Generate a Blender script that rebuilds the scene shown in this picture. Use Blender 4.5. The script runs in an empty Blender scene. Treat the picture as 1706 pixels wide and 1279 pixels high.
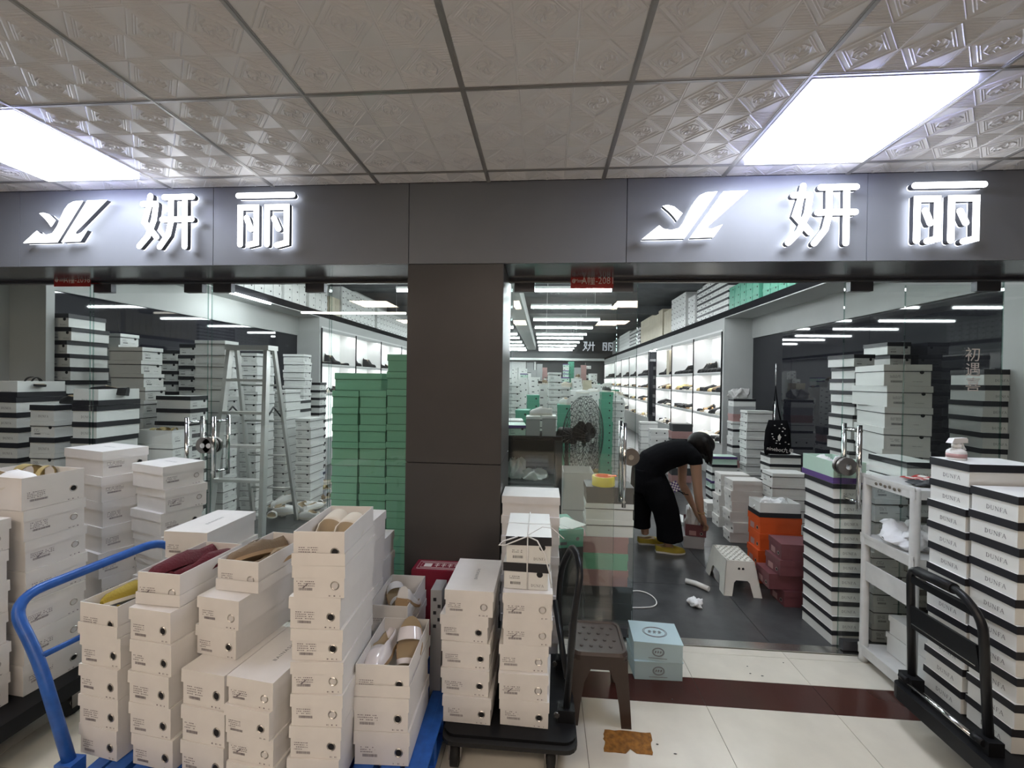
import bpy, bmesh, math, random
from mathutils import Vector, Matrix, Euler
random.seed(7)
SC = bpy.context.scene
COL = SC.collection
# ------------------------------------------------------------------ camera, world, exposure
FPX, YAW, PITCH, ROLL, CH = 705.9, 0.0768, 0.0086, 0.01437, 1.56
def cam_axes():
    cy, sy = math.cos(YAW), math.sin(YAW)
    r = Vector((cy, sy, 0)); f = Vector((-sy, cy, 0)); u = Vector((0, 0, 1))
    f2 = f*math.cos(PITCH) - u*math.sin(PITCH); u2 = u*math.cos(PITCH) + f*math.sin(PITCH)
    r3 = r*math.cos(ROLL) + u2*math.sin(ROLL); u3 = u2*math.cos(ROLL) - r*math.sin(ROLL)
    return r3, u3, f2
RX, UX, FX = cam_axes()
cam = bpy.data.cameras.new('camera'); camo = bpy.data.objects.new('camera', cam); COL.objects.link(camo)
cam.sensor_width = 36; cam.lens = FPX/1706*36; cam.clip_start = 0.05; cam.clip_end = 100
camo.matrix_world = Matrix(((RX.x, UX.x, -FX.x, 0), (RX.y, UX.y, -FX.y, 0), (RX.z, UX.z, -FX.z, CH), (0, 0, 0, 1)))
SC.camera = camo
w = bpy.data.worlds.new('world'); SC.world = w; w.use_nodes = True
w.node_tree.nodes['Background'].inputs[0].default_value = (0.9, 0.93, 1.0, 1)
w.node_tree.nodes['Background'].inputs[1].default_value = 0.03
SC.view_settings.view_transform = 'Standard'; SC.view_settings.look = 'None'
SC.view_settings.exposure = 0.5; SC.view_settings.gamma = 1.0; SC.view_settings.use_curve_mapping = False
PANEL_COOL = 14.0      # corridor panels over the shop front
PANEL_WARM = 15.5      # corridor panels further along, warm
TUBE = 38.0            # shop tubes
SHELF_LED = 20.0
SIGN = 3.2
# ------------------------------------------------------------------ helpers
def at(px, py, Y=None, Z=None, X=None):
    d = RX*((px-853)/FPX) - UX*((py-639.5)/FPX) + FX
    t = Y/d.y if Y is not None else (Z-CH)/d.z if Z is not None else X/d.x
    return Vector((0, 0, CH)) + d*t
MAT = {}
def mat(name, col, rough=0.6, metal=0.0, noise=0.0, nscale=8.0, bump=0.0, bscale=60.0, emit=None, estr=0.0, spec=0.4, coat=0.0):
    if name in MAT: return MAT[name]
    m = bpy.data.materials.new(name); m.use_nodes = True
    nt = m.node_tree; b = nt.nodes['Principled BSDF']
    c = (col[0], col[1], col[2], 1)
    b.inputs['Base Color'].default_value = c
    b.inputs['Roughness'].default_value = rough; b.inputs['Metallic'].default_value = metal
    b.inputs['Specular IOR Level'].default_value = spec
    b.inputs['Coat Weight'].default_value = coat
    if noise or bump:
        tc = nt.nodes.new('ShaderNodeTexCoord')
    if noise:
        n = nt.nodes.new('ShaderNodeTexNoise'); n.inputs['Scale'].default_value = nscale; n.inputs['Detail'].default_value = 5
        nt.links.new(tc.outputs['Object'], n.inputs['Vector'])
        mr = nt.nodes.new('ShaderNodeMapRange'); mr.inputs[1].default_value = 0.3; mr.inputs[2].default_value = 0.7
        mr.inputs[3].default_value = 1-noise; mr.inputs[4].default_value = 1+noise*0.6
        nt.links.new(n.outputs['Fac'], mr.inputs[0])
        mx = nt.nodes.new('ShaderNodeVectorMath'); mx.operation = 'SCALE'
        mx.inputs[0].default_value = col[:3]
        nt.links.new(mr.outputs[0], mx.inputs['Scale']); nt.links.new(mx.outputs[0], b.inputs['Base Color'])
    if bump:
        n2 = nt.nodes.new('ShaderNodeTexNoise'); n2.inputs['Scale'].default_value = bscale; n2.inputs['Detail'].default_value = 3
        nt.links.new(tc.outputs['Object'], n2.inputs['Vector'])
        bp = nt.nodes.new('ShaderNodeBump'); bp.inputs['Strength'].default_value = bump; bp.inputs['Distance'].default_value = 0.01
        nt.links.new(n2.outputs['Fac'], bp.inputs['Height']); nt.links.new(bp.outputs[0], b.inputs['Normal'])
    if emit:
        b.inputs['Emission Color'].default_value = (emit[0], emit[1], emit[2], 1); b.inputs['Emission Strength'].default_value = estr
    MAT[name] = m
    return m
def glass_mat(name, tint, refl=1.0, ior=1.5):
    m = bpy.data.materials.new(name); m.use_nodes = True; nt = m.node_tree; nt.nodes.clear()
    o = nt.nodes.new('ShaderNodeOutputMaterial'); mx = nt.nodes.new('ShaderNodeMixShader')
    t = nt.nodes.new('ShaderNodeBsdfTransparent'); t.inputs[0].default_value = (*tint, 1)
    g = nt.nodes.new('ShaderNodeBsdfGlossy'); g.inputs['Roughness'].default_value = 0.0; g.inputs[0].default_value = (refl, refl, refl, 1)
    lw = nt.nodes.new('ShaderNodeLayerWeight'); lw.inputs[0].default_value = 0.5
    pw = nt.nodes.new('ShaderNodeMath'); pw.operation = 'POWER'; pw.inputs[1].default_value = 5.0
    ma = nt.nodes.new('ShaderNodeMath'); ma.operation = 'MULTIPLY_ADD'; r0 = ((ior-1)/(ior+1))**2; ma.inputs[1].default_value = 1-r0; ma.inputs[2].default_value = r0
    nt.links.new(lw.outputs['Facing'], pw.inputs[0]); nt.links.new(pw.outputs[0], ma.inputs[0])
    nt.links.new(ma.outputs[0], mx.inputs[0]); nt.links.new(t.outputs[0], mx.inputs[1]); nt.links.new(g.outputs[0], mx.inputs[2])
    nt.links.new(mx.outputs[0], o.inputs[0]); MAT[name] = m
    return m
class MB:
    def __init__(s): s.v = []; s.f = []; s.m = []; s.sm = []
    def add(s, vs, fs, m=0, smooth=False):
        o = len(s.v); s.v += [tuple(v) for v in vs]
        for f in fs: s.f.append([i+o for i in f]); s.m.append(m); s.sm.append(smooth)
        return s
    def box(s, x0, x1, y0, y1, z0, z1, m=0, skip=''):
        vs = [(x0,y0,z0),(x1,y0,z0),(x1,y1,z0),(x0,y1,z0),(x0,y0,z1),(x1,y0,z1),(x1,y1,z1),(x0,y1,z1)]
        fs = {'b':(0,3,2,1),'t':(4,5,6,7),'f':(0,1,5,4),'r':(1,2,6,5),'k':(2,3,7,6),'l':(3,0,4,7)}
        return s.add(vs, [fs[k] for k in fs if k not in skip], m)
    def hexa(s, p, m=0):   # eight corners, bottom ring then top ring
        return s.add(p, [(0,3,2,1),(4,5,6,7),(0,1,5,4),(1,2,6,5),(2,3,7,6),(3,0,4,7)], m)
    def quad(s, a, b, c, d, m=0): return s.add([a,b,c,d], [(0,1,2,3)], m)
    def prism(s, poly, z0, z1, M=None, m=0, mf=None, mb=None):   # poly in xy, extruded along z, M places it
        n = len(poly); M = M or Matrix()
        vs = [M @ Vector((p[0],p[1],z0)) for p in poly] + [M @ Vector((p[0],p[1],z1)) for p in poly]
        o = len(s.v); s.v += [tuple(v) for v in vs]
        for i in range(n):
            j = (i+1) % n; s.f.append([o+i,o+j,o+n+j,o+n+i]); s.m.append(m); s.sm.append(False)
        s.f.append([o+n+i for i in range(n)]); s.m.append(m if mf is None else mf); s.sm.append(False)
        s.f.append([o+n-1-i for i in range(n)]); s.m.append(m if mb is None else mb); s.sm.append(False)
        return s
    def tube(s, path, r, n=8, m=0, closed=False, caps=True, smooth=True):
        P = [Vector(p) for p in path]; k = len(P)
        rr = r if isinstance(r, (list, tuple)) else [r]*k
        up = None; o = len(s.v)
        for i, p in enumerate(P):
            if closed: t = P[(i+1) % k]-P[i-1]
            else: t = P[min(i+1,k-1)]-P[max(i-1,0)]
            t = t.normalized() if t.length > 1e-9 else Vector((0,0,1))
            if up is None:
                a = Vector((0,0,1)) if abs(t.z) < 0.9 else Vector((1,0,0))
                up = (a - t*a.dot(t)).normalized()
            else:
                up = up - t*up.dot(t); up = up.normalized() if up.length > 1e-6 else t.orthogonal().normalized()
            b = t.cross(up)
            for j in range(n):
                a = 2*math.pi*j/n; s.v.append(tuple(p + (up*math.cos(a)+b*math.sin(a))*rr[i]))
        for i in range(k if closed else k-1):
            i2 = (i+1) % k
            for j in range(n):
                j2 = (j+1) % n
                s.f.append([o+i*n+j, o+i*n+j2, o+i2*n+j2, o+i2*n+j]); s.m.append(m); s.sm.append(smooth)
        if caps and not closed:
            s.f.append([o+n-1-j for j in range(n)]); s.m.append(m); s.sm.append(False)
            s.f.append([o+(k-1)*n+j for j in range(n)]); s.m.append(m); s.sm.append(False)
        return s
    def cyl(s, a, b, r, n=16, m=0, r2=None): return s.tube([a, b], [r, r if r2 is None else r2], n, m)
    def rings(s, rings, m=0, smooth=True, cap0=True, cap1=True, wrap=True):
        o = len(s.v); n = len(rings[0])
        for r in rings: s.v += [tuple(p) for p in r]
        for i in range(len(rings)-1):
            for j in range(n if wrap else n-1):
                j2 = (j+1) % n
                s.f.append([o+i*n+j,o+i*n+j2,o+(i+1)*n+j2,o+(i+1)*n+j]); s.m.append(m); s.sm.append(smooth)
        if cap0: s.f.append([o+n-1-j for j in range(n)]); s.m.append(m); s.sm.append(smooth)
        if cap1: s.f.append([o+(len(rings)-1)*n+j for j in range(n)]); s.m.append(m); s.sm.append(smooth)
        return s
    def ell(s, c, rx, ry, rz, m=0, n=12, k=8, M=None):
        R = []
        for i in range(1, k):
            a = math.pi*i/k
            ring = [Vector((rx*math.sin(a)*math.cos(2*math.pi*j/n), ry*math.sin(a)*math.sin(2*math.pi*j/n), -rz*math.cos(a))) for j in range(n)]
            R.append([Vector(c) + (M @ p if M else p) for p in ring])
        return s.rings(R, m)
    def mesh(s, name, mats):
        me = bpy.data.meshes.new(name); me.from_pydata(s.v, [], s.f)
        for q in mats: me.materials.append(MAT[q] if isinstance(q, str) else q)
        me.polygons.foreach_set('material_index', s.m); me.polygons.foreach_set('use_smooth', s.sm)
        me.update(); return me
def O(name, me, parent=None, loc=None, rot=None, scale=None):
    if isinstance(me, tuple): me = me[0].mesh(name, me[1])
    o = bpy.data.objects.new(name, me); COL.objects.link(o)
    if parent is not None: o.parent = parent
    if loc is not None: o.location = loc
    if rot is not None: o.rotation_euler = rot
    if scale is not None: o.scale = scale
    return o
def T(o, label, cat, group=None):
    o['label'] = label; o['category'] = cat
    if group: o['group'] = group
    return o
def thing(name, label, cat, loc=(0,0,0), rot=(0,0,0), group=None, scale=None):
    return T(O(name, None, None, loc, rot, scale), label, cat, group)
def S(o, label=None):
    o['kind'] = 'structure'
    if label: o['label'] = label
    return o
def finish(me, voxel=None, sub=0, smooth=6):
    """join overlapping shells into one continuous skin"""
    o = bpy.data.objects.new('work', me); COL.objects.link(o)
    if voxel:
        r = o.modifiers.new('r', 'REMESH'); r.mode = 'VOXEL'; r.voxel_size = voxel; r.use_smooth_shade = True
    if smooth:
        q = o.modifiers.new('s', 'SMOOTH'); q.factor = 0.5; q.iterations = smooth
    if sub:
        u = o.modifiers.new('u', 'SUBSURF'); u.levels = sub; u.render_levels = sub
    dg = bpy.context.evaluated_depsgraph_get(); dg.update()
    m2 = bpy.data.meshes.new_from_object(o.evaluated_get(dg)); bpy.data.objects.remove(o)
    for mm in list(me.materials):
        if mm and mm.name not in [x.name for x in m2.materials if x]: m2.materials.append(mm)
    for p in m2.polygons: p.use_smooth = True
    return m2
TXT = {}
def text_mesh(s, size, mname, ext=0.0, spacing=1.0):
    key = (s, size, mname, ext)
    if key in TXT: return TXT[key]
    c = bpy.data.curves.new('lettering', 'FONT'); c.body = s; c.size = size; c.align_x = 'CENTER'; c.align_y = 'CENTER'
    c.extrude = ext; c.space_character = spacing; c.resolution_u = 2
    o = bpy.data.objects.new('work', c); COL.objects.link(o)
    dg = bpy.context.evaluated_depsgraph_get(); dg.update()
    me = bpy.data.meshes.new_from_object(o.evaluated_get(dg)); bpy.data.objects.remove(o); bpy.data.curves.remove(c)
    me.materials.clear(); me.materials.append(MAT[mname]); TXT[key] = me
    return me
# ------------------------------------------------------------------ materials
mat('tile_ceiling', (0.60,0.59,0.595), 0.38, noise=0.03)
mat('grid_metal', (0.36,0.35,0.34), 0.35, metal=0.6)
mat('plenum', (0.1,0.1,0.1), 0.9)
mat('fascia', (0.20,0.205,0.215), 0.42, noise=0.04, nscale=3, spec=0.35)
mat('pillar', (0.066,0.060,0.056), 0.36, noise=0.06, nscale=4)
mat('seam', (0.02,0.02,0.022), 0.7)
mat('soffit', (0.10,0.10,0.115), 0.2, metal=0.3)
mat('wall_grey', (0.50,0.51,0.50), 0.75, noise=0.03, nscale=5)
mat('dark_glass', (0.018,0.018,0.024), 0.025, spec=0.6)
mat('shop_ceiling', (0.085,0.09,0.095), 0.85, noise=0.2, nscale=3)
mat('ledge_black', (0.010,0.010,0.012), 0.85, spec=0.1)
mat('white_paint', (0.74,0.74,0.73), 0.55)
mat('white_back', (0.86,0.87,0.86), 0.6)
mat('floor_tile', (0.64,0.61,0.53), 0.22, noise=0.07, nscale=6)
mat('grout', (0.16,0.14,0.11), 0.9)
mat('band_brown', (0.058,0.020,0.016), 0.16, noise=0.1, nscale=5)
mat('floor_dark', (0.058,0.060,0.062), 0.28, noise=0.25, nscale=9, bump=0.05, bscale=20)
mat('steel', (0.56,0.55,0.53), 0.25, metal=1.0)
mat('steel_dark', (0.25,0.23,0.22), 0.35, metal=1.0)
mat('chrome', (0.75,0.75,0.74), 0.12, metal=1.0)
mat('alu', (0.66,0.66,0.64), 0.4, metal=0.85)
mat('patch', (0.10,0.10,0.11), 0.35, metal=0.6)
mat('sign_red', (0.42,0.035,0.03), 0.4)
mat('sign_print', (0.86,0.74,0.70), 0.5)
mat('led_cool', (1,1,1), 0.5, emit=(0.78,0.85,1.0), estr=PANEL_COOL)
mat('led_rim_glow', (1,1,1), 0.5, emit=(0.50,0.55,1.0), estr=26.0)  # bluish glow added round the cool panels to tint the ceiling
mat('led_warm', (1,1,1), 0.5, emit=(1.0,0.83,0.69), estr=PANEL_WARM)
mat('led_tube', (1,1,1), 0.5, emit=(0.90,0.97,1.0), estr=TUBE)
mat('led_shelf', (1,1,1), 0.5, emit=(0.96,0.98,1.0), estr=SHELF_LED)
mat('reflection_glow', (1,1,1), 0.5, emit=(1.0,0.93,0.82), estr=4)  # glow of a reflected streak, not a lamp of the shop
mat('sign_face', (1,1,1), 0.5, emit=(0.95,0.97,1.0), estr=SIGN)
mat('sign_halo', (1,1,1), 0.5, emit=(0.80,0.86,1.0), estr=3.6)
mat('sign_side', (0.12,0.12,0.13), 0.4, metal=0.5)
# box materials
mat('card_cream', (0.74,0.72,0.695), 0.55, noise=0.035, nscale=14)
mat('card_in', (0.60,0.585,0.58), 0.7)
mat('card_white', (0.73,0.74,0.72), 0.5, noise=0.03, nscale=12)
mat('card_black', (0.016,0.016,0.020), 0.45)
mat('card_green', (0.20,0.47,0.31), 0.45, noise=0.05)
mat('card_teal', (0.10,0.36,0.25), 0.45, noise=0.05)
mat('card_mint', (0.50,0.68,0.58), 0.5, noise=0.04)
mat('card_orange', (0.62,0.095,0.020), 0.45, noise=0.06)
mat('card_burg', (0.15,0.052,0.060), 0.42, noise=0.08)
mat('card_rose', (0.40,0.235,0.225), 0.5, noise=0.06)
mat('card_blue', (0.42,0.56,0.60), 0.5, noise=0.04)
mat('card_grey', (0.36,0.365,0.37), 0.55, noise=0.05)
mat('card_kraft', (0.55,0.50,0.38), 0.6, noise=0.06)
mat('card_red', (0.20,0.012,0.03), 0.45)
mat('card_dark', (0.05,0.052,0.055), 0.5)
mat('card_purple', (0.11,0.06,0.22), 0.5)
mat('card_seam', (0.02,0.09,0.05), 0.7)
mat('print', (0.20,0.175,0.19), 0.7)
mat('print_grey', (0.11,0.11,0.12), 0.6)
mat('print_light', (0.75,0.72,0.70), 0.6)
mat('hole', (0.012,0.012,0.014), 0.8)
mat('eyelet', (0.42,0.40,0.37), 0.28, metal=0.85)
mat('opposite_wall', (0.14,0.13,0.12), 0.8)
mat('tissue', (0.80,0.81,0.82), 0.6, bump=0.4, bscale=30)
mat('paper', (0.78,0.80,0.76), 0.7)
# goods
mat('blue_paint', (0.025,0.11,0.42), 0.32, noise=0.22, nscale=25)
mat('black_plastic', (0.008,0.0085,0.010), 0.45, noise=0.1, spec=0.22)
mat('black_metal', (0.010,0.0105,0.012), 0.35, spec=0.35)
mat('rubber', (0.012,0.012,0.012), 0.7)
mat('brown_plastic', (0.045,0.030,0.024), 0.38, noise=0.08)
mat('white_plastic', (0.70,0.69,0.64), 0.4, noise=0.06, nscale=10)
mat('white_rack', (0.62,0.62,0.60), 0.45, noise=0.09, nscale=12)
mat('mustard', (0.27,0.115,0.018), 0.75, noise=0.5, nscale=40, bump=0.4)
mat('tape_yellow', (0.75,0.60,0.05), 0.3); mat('tape_orange', (0.85,0.18,0.05), 0.3)
mat('skin', (0.42,0.25,0.17), 0.55); mat('cloth_black', (0.006,0.006,0.0075), 0.95, bump=0.2, bscale=50, spec=0.08)
mat('hair', (0.008,0.006,0.006), 0.5, spec=0.2); mat('shoe_yellow', (0.34,0.25,0.025), 0.7, bump=0.3, bscale=150)
mat('shoe_cream', (0.64,0.58,0.48), 0.55); mat('shoe_black', (0.014,0.014,0.015), 0.5, spec=0.25); mat('shoe_red', (0.10,0.005,0.013), 0.7, bump=0.4, bscale=150)
mat('shoe_brown', (0.19,0.13,0.075), 0.65, bump=0.4, bscale=120); mat('shoe_tan', (0.42,0.27,0.13), 0.6); mat('shoe_white', (0.72,0.71,0.69), 0.45)
mat('shoe_gold', (0.45,0.36,0.16), 0.4, metal=0.3); mat('sole_white', (0.68,0.65,0.58), 0.6); mat('sole_black', (0.02,0.02,0.02), 0.7); mat('sole_tan', (0.36,0.24,0.13), 0.7)
mat('insole', (0.33,0.25,0.15), 0.6); mat('patent', (0.72,0.68,0.69), 0.12, coat=0.6)
glass_mat('glass', (0.965,0.98,0.972)); glass_mat('glass_edge', (0.45,0.60,0.56), 0.9)
glass_mat('film', (0.86,0.88,0.88), 0.7, 1.4)
# ------------------------------------------------------------------ structure
CZ = CH + 1.0526; GX, GY, GT = -0.312, 1.524, 0.6
FY = 2.24; FZ = CH + 0.62; GLY = 2.62
# corridor ceiling
me = MB().box(-6.2, 5.6, -4.0, 0.33, CZ+0.004, CZ+0.1).box(-6.2, 5.6, 0.33, 2.30, CZ+0.03, CZ+0.1).mesh('ceiling', ['tile_ceiling'])
ceil = S(O('ceiling', me))
def ridge(mb, a, b, wd=0.006, h=0.0022, lim=None):
    if lim is not None and (a[1] > lim or b[1] > lim): return
    ax, ay = a; bx, by = b; dx, dy = bx-ax, by-ay; L = math.hypot(dx, dy)
    if L < 1e-6: return
    nx, ny = -dy/L*wd/2, dx/L*wd/2
    mb.add([(ax+nx,ay+ny,0),(bx+nx,by+ny,0),(bx,by,-h),(ax,ay,-h),(ax-nx,ay-ny,0),(bx-nx,by-ny,0)], [(0,1,2,3),(3,2,5,4)])
def ceiling_tile(lim=None):
    mb = MB(); s = 0.588; yl = s if lim is None else lim
    mb.box(0, s, 0, yl, 0, 0.02)
    c = s/3
    for i in range(3):
        for j in range(3):
            x0, y0 = i*c, j*c; cx, cy = x0+c/2, y0+c/2
            for q in (0.004, c-0.004):
                ridge(mb, (x0+q,y0), (x0+q,y0+c), 0.005, 0.0015, lim); ridge(mb, (x0,y0+q), (x0+c,y0+q), 0.005, 0.0015, lim)
            for r, hh in ((0.47, 0.003), (0.36, 0.0022), (0.31, 0.0022)):
                R = c*r; P = [(cx-R,cy),(cx,cy-R),(cx+R,cy),(cx,cy+R)]
                for k in range(4): ridge(mb, P[k], P[(k+1)%4], 0.006, hh, lim)
            for k in range(8):
                a0, a1 = k*math.pi/4, (k+1)*math.pi/4; R = c*0.19
                ridge(mb, (cx+R*math.cos(a0),cy+R*math.sin(a0)), (cx+R*math.cos(a1),cy+R*math.sin(a1)), 0.008, 0.003, lim)
                r2 = c*0.11; am = (a0+a1)/2
                ridge(mb, (cx+R*.9*math.cos(am),cy+R*.9*math.sin(am)), (cx+r2*math.cos(am+.5),cy+r2*math.sin(am+.5)), 0.008, 0.003, lim)
                ridge(mb, (cx+r2*math.cos(a0),cy+r2*math.sin(a0)), (cx+r2*.3*math.cos(a0+.8),cy+r2*.3*math.sin(a0+.8)), 0.008, 0.003, lim)
            for sx, sy in ((-1,1),(1,-1)):      # hatched corners
                for k in range(1, 9):
                    t = k/9*0.46*c
                    a = (cx+sx*(c*0.48), cy+sy*(c*0.48-t)); L = 0.46*c-t
                    ridge(mb, a, (a[0]-sx*L, a[1]), 0.005, 0.002, lim)
    return mb.mesh('ceiling_tile', ['tile_ceiling'])
tile_me = ceiling_tile(); tile_cut = ceiling_tile(0.105)
LIT = {(2,0),(-4,0)}
for r in (-2,-1,0,1):
    for j in range(-7, 7):
        if (j, r) in LIT: continue
        O('ceiling_tile', tile_cut if r == 1 else tile_me, ceil, (GX+j*GT+0.006, GY+r*GT+0.006, CZ))
def grid_bar(x0,x1,y0,y1):
    dx = 0.0105
    m = MB()
    if x1-x0 > y1-y0: m.box(x0,x1,y0-dx,y0+dx,CZ-0.003,CZ+0.002).box(x0,x1,y0-dx*.35,y0+dx*.35,CZ-0.0045,CZ-0.003)
    else: m.box(x0-dx,x0+dx,y0,y1,CZ-0.0035,CZ+0.0015).box(x0-dx*.35,x0+dx*.35,y0,y1,CZ-0.005,CZ-0.0035)
    O('grid_bar', (m, ['grid_metal']), ceil)
for j in range(-7, 8): grid_bar(GX+j*GT, GX+j*GT, 0.33, FY)
for r in (-1,0,1): grid_bar(-4.7, 4.0, GY+r*GT, GY+r*GT+0.001)
def ceiling_light(j, y, cool, label):
    t = thing('ceiling_light', label, 'ceiling light', (GX+j*GT+0.3, y+0.3, CZ), group='square light panels in the corridor ceiling')
    m = MB(); a = 0.289; b = 0.262
    for q in ((-a,a,-a,-b),(-a,a,b,a),(-a,-b,-b,b),(b,a,-b,b)): m.box(q[0],q[1],q[2],q[3],-0.005,0.015)
    O('frame', (m, ['grid_metal']), t)
    O('diffuser', (MB().box(-b,b,-b,b,-0.020 if cool else -0.001,0.012, 0, 'lrfk' if cool else ''), ['led_cool' if cool else 'led_warm']), t)
    if cool: O('added_glow_rim', (MB().box(-b,b,-b,b,-0.0195,-0.006, 0, 'tb'), ['led_rim_glow']), t)  # glowing rim added so the ceiling near the panel brightens
ceiling_light(2, GY, True, 'square glowing light panel above the sign over the open doorway')
ceiling_light(-4, GY, True, 'square glowing light panel above the sign over the ladder door')
for j in (-4, -1, 2):
    for y in (-0.9, -2.7): ceiling_light(j, y, False, 'warm square light panel over the corridor opposite the shop')
# far side of the corridor, behind the viewer
S(O('wall_corridor', (MB().box(-6.2, 5.6, -4.1, -4.0, 0, CZ+0.1), ['opposite_wall'])))
# fascia and pillar
wf = S(O('wall_front', (MB().box(-6.2, 5.6, FY+0.012, FY+0.10, FZ+0.004, CZ+0.12).box(-6.2, 5.6, FY+0.10, GLY+0.16, FZ+0.02, CZ+0.12), ['seam'])))
edges = [-6.2, -3.05, -1.86, -0.742, 0.412, 1.585, 2.76, 5.6]
for a, b in zip(edges, edges[1:]):
    O('cladding_panel', (MB().box(a+0.0018, b-0.0018, FY, FY+0.012, FZ, CZ-0.001), ['fascia']), wf)
O('soffit_panel', (MB().box(-6.2, 5.6, FY+0.013, GLY+0.1, FZ+0.0, FZ+0.018), ['soffit']), wf)
O('door_rail', (MB().box(-6.2, 5.6, GLY-0.02, GLY+0.02, FZ-0.016, FZ), ['patch']), wf)
O('door_rail', (MB().box(-6.2, 5.6, GLY-0.026, GLY-0.02, FZ-0.022, FZ-0.012), ['steel']), wf)
PL, PR = at(677, 640, FY).x, at(836, 640, FY).x
zs = at(750, 772, FY).z
pil = S(O('pillar', (MB().box(PL+0.004, PR-0.004, FY+0.014, GLY+0.1, 0, FZ), ['seam'])))
for z0, z1 in ((0, zs-0.0025), (zs+0.0025, FZ-0.003)):
    O('cladding_panel', (MB().box(PL, PR, FY+0.002, FY+0.013, z0, z1), ['pillar']), pil)
    O('cladding_panel', (MB().box(PR-0.003, PR+0.001, FY+0.014, GLY+0.1, z0, z1), ['pillar']), pil)
    O('cladding_panel', (MB().box(PL-0.001, PL+0.003, FY+0.014, GLY+0.1, z0, z1), ['pillar']), pil)
# corridor floor: tiles one by one
fl = S(O('floor', (MB().box(-6.2, 5.6, -4.0, GLY, -0.06, -0.004), ['grout'])))
fl2 = O('floor_slab', (MB().box(-6.2, 5.6, -4.0, 0.30, -0.004, 0.0), ['floor_tile']), fl)
rows = [(0.305,0.905),(0.905,1.505),(1.505,2.105),(2.105,2.300),(2.300,2.516),(2.516,2.575)]
for y0, y1 in rows:
    m = MB().box(0.0012, 0.5988, 0.0012, y1-y0-0.0012, -0.004, 0.0).mesh('floor_tile', ['band_brown' if y0 == 2.105 else 'floor_tile'])
    for k in range(-9, 7):
        O('floor_tile', m, fl, (0.203+0.6*k, y0, 0))
# shop floor
SD, BY = 6.95, 21.0
BX0, BX1, SX0, SX1 = at(497,557,SD).x, at(1253,565,SD).x, at(532,557,SD).x, at(1207,540,SD).x
BZ, LZ0 = (at(497,556,SD).z+at(1253,566,SD).z)/2, at(1207,530,SD).z
LZ1 = LZ0+0.11
STUB = 3.05; DARK_R = at(1668, 640, X=BX1).y
fs = S(O('floor_shop', (MB().box(-5.2, 4.2, GLY, BY, -0.06, -0.006).box(-5.2, 4.2, 10.56, BY, -0.006, 0.0), ['floor_dark'])))
ys = [2.645, 3.36] + [3.36+0.8*k for k in range(1, 10)]
for y0, y1 in zip(ys, ys[1:]):
    m = MB().box(0.0015, 0.7985, 0.0015, y1-y0-0.0015, -0.006, 0.0).mesh('floor_tile', ['floor_dark'])
    for k in range(-7, 4): O('floor_tile', m, fs, (1.375+0.8*k, y0, 0))
O('threshold', (MB().box(PR, 4.2, 2.578, 2.645, -0.004, 0.006).box(-5.2, PL, 2.578, 2.645, -0.004, 0.006), ['steel']), fs)
# shop walls
TOPZ = 3.5
wl = S(O('wall_left', (MB().box(BX0-0.2, BX0-0.03, GLY+0.1, BY, 0, TOPZ).box(BX0-0.03, BX0, GLY+0.1, SD, BZ, LZ0), ['wall_grey'])))
O('dark_panel', (MB().box(BX0-0.03, BX0-0.02, STUB+0.06, SD, 0, BZ), ['dark_glass']), wl)
O('wall_return', (MB().box(BX0-0.03, at(76,640,STUB).x, STUB, STUB+0.06, 0, LZ0), ['wall_grey']), wl)
O('wall_return', (MB().box(BX0-0.03, SX0, SD, SD+0.05, 0, LZ0), ['wall_grey']), wl)
wr = S(O('wall_right', (MB().box(BX1+0.03, BX1+0.2, GLY+0.1, BY, 0, TOPZ).box(BX1, BX1+0.03, GLY+0.1, SD, BZ, LZ0).box(BX1, BX1+0.03, GLY+0.1, DARK_R, 0, BZ), ['wall_grey'])))
for a, b in ((DARK_R, 4.55), (4.55, 5.9), (5.9, SD)):
    O('dark_panel', (MB().box(BX1+0.018, BX1+0.028, a+0.002, b-0.002, 0, BZ), ['dark_glass']), wr)
O('wall_return', (MB().box(SX1, BX1+0.03, SD, SD+0.05, 0, LZ0), ['wall_grey']), wr)
for nm, par, a, b in (('ledge', wl, BX0-0.03, SX0), ('ledge', wr, SX1, BX1+0.03)):
    O('storage_ledge', (MB().box(a, b, GLY+0.12, BY-0.1, LZ0, LZ0+0.012), ['wall_grey']), par)
    O('storage_ledge', (MB().box(a, b, GLY+0.12, BY-0.1, LZ0+0.012, LZ1), ['ledge_black']), par)
wb = S(O('wall_back', (MB().box(BX0-0.2, BX1+0.2, BY, BY+0.1, 0, TOPZ), ['card_dark'])))
O('back_ledge', (MB().box(BX0, BX1, BY-0.5, BY, 2.55, 2.66), ['wall_grey']), wb)
O('back_panel', (MB().box(at(846,600,BY).x, at(893,600,BY).x, BY-0.03, BY, 0.6, 2.5), ['white_paint']), wb)
cs = S(O('ceiling_shop', (MB().box(BX0-0.2, BX1+0.2, GLY+0.16, BY+0.1, TOPZ, TOPZ+0.1), ['shop_ceiling'])))
O('duct', (MB().box(-0.82, -0.45, 4.2, BY-0.5, 3.05, 3.34), ['wall_grey']), cs)
for y in (5.0, 8.0, 11.0, 14.0): O('beam', (MB().box(BX0, BX1, y, y+0.25, 3.3, TOPZ), ['shop_ceiling']), cs)
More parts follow.
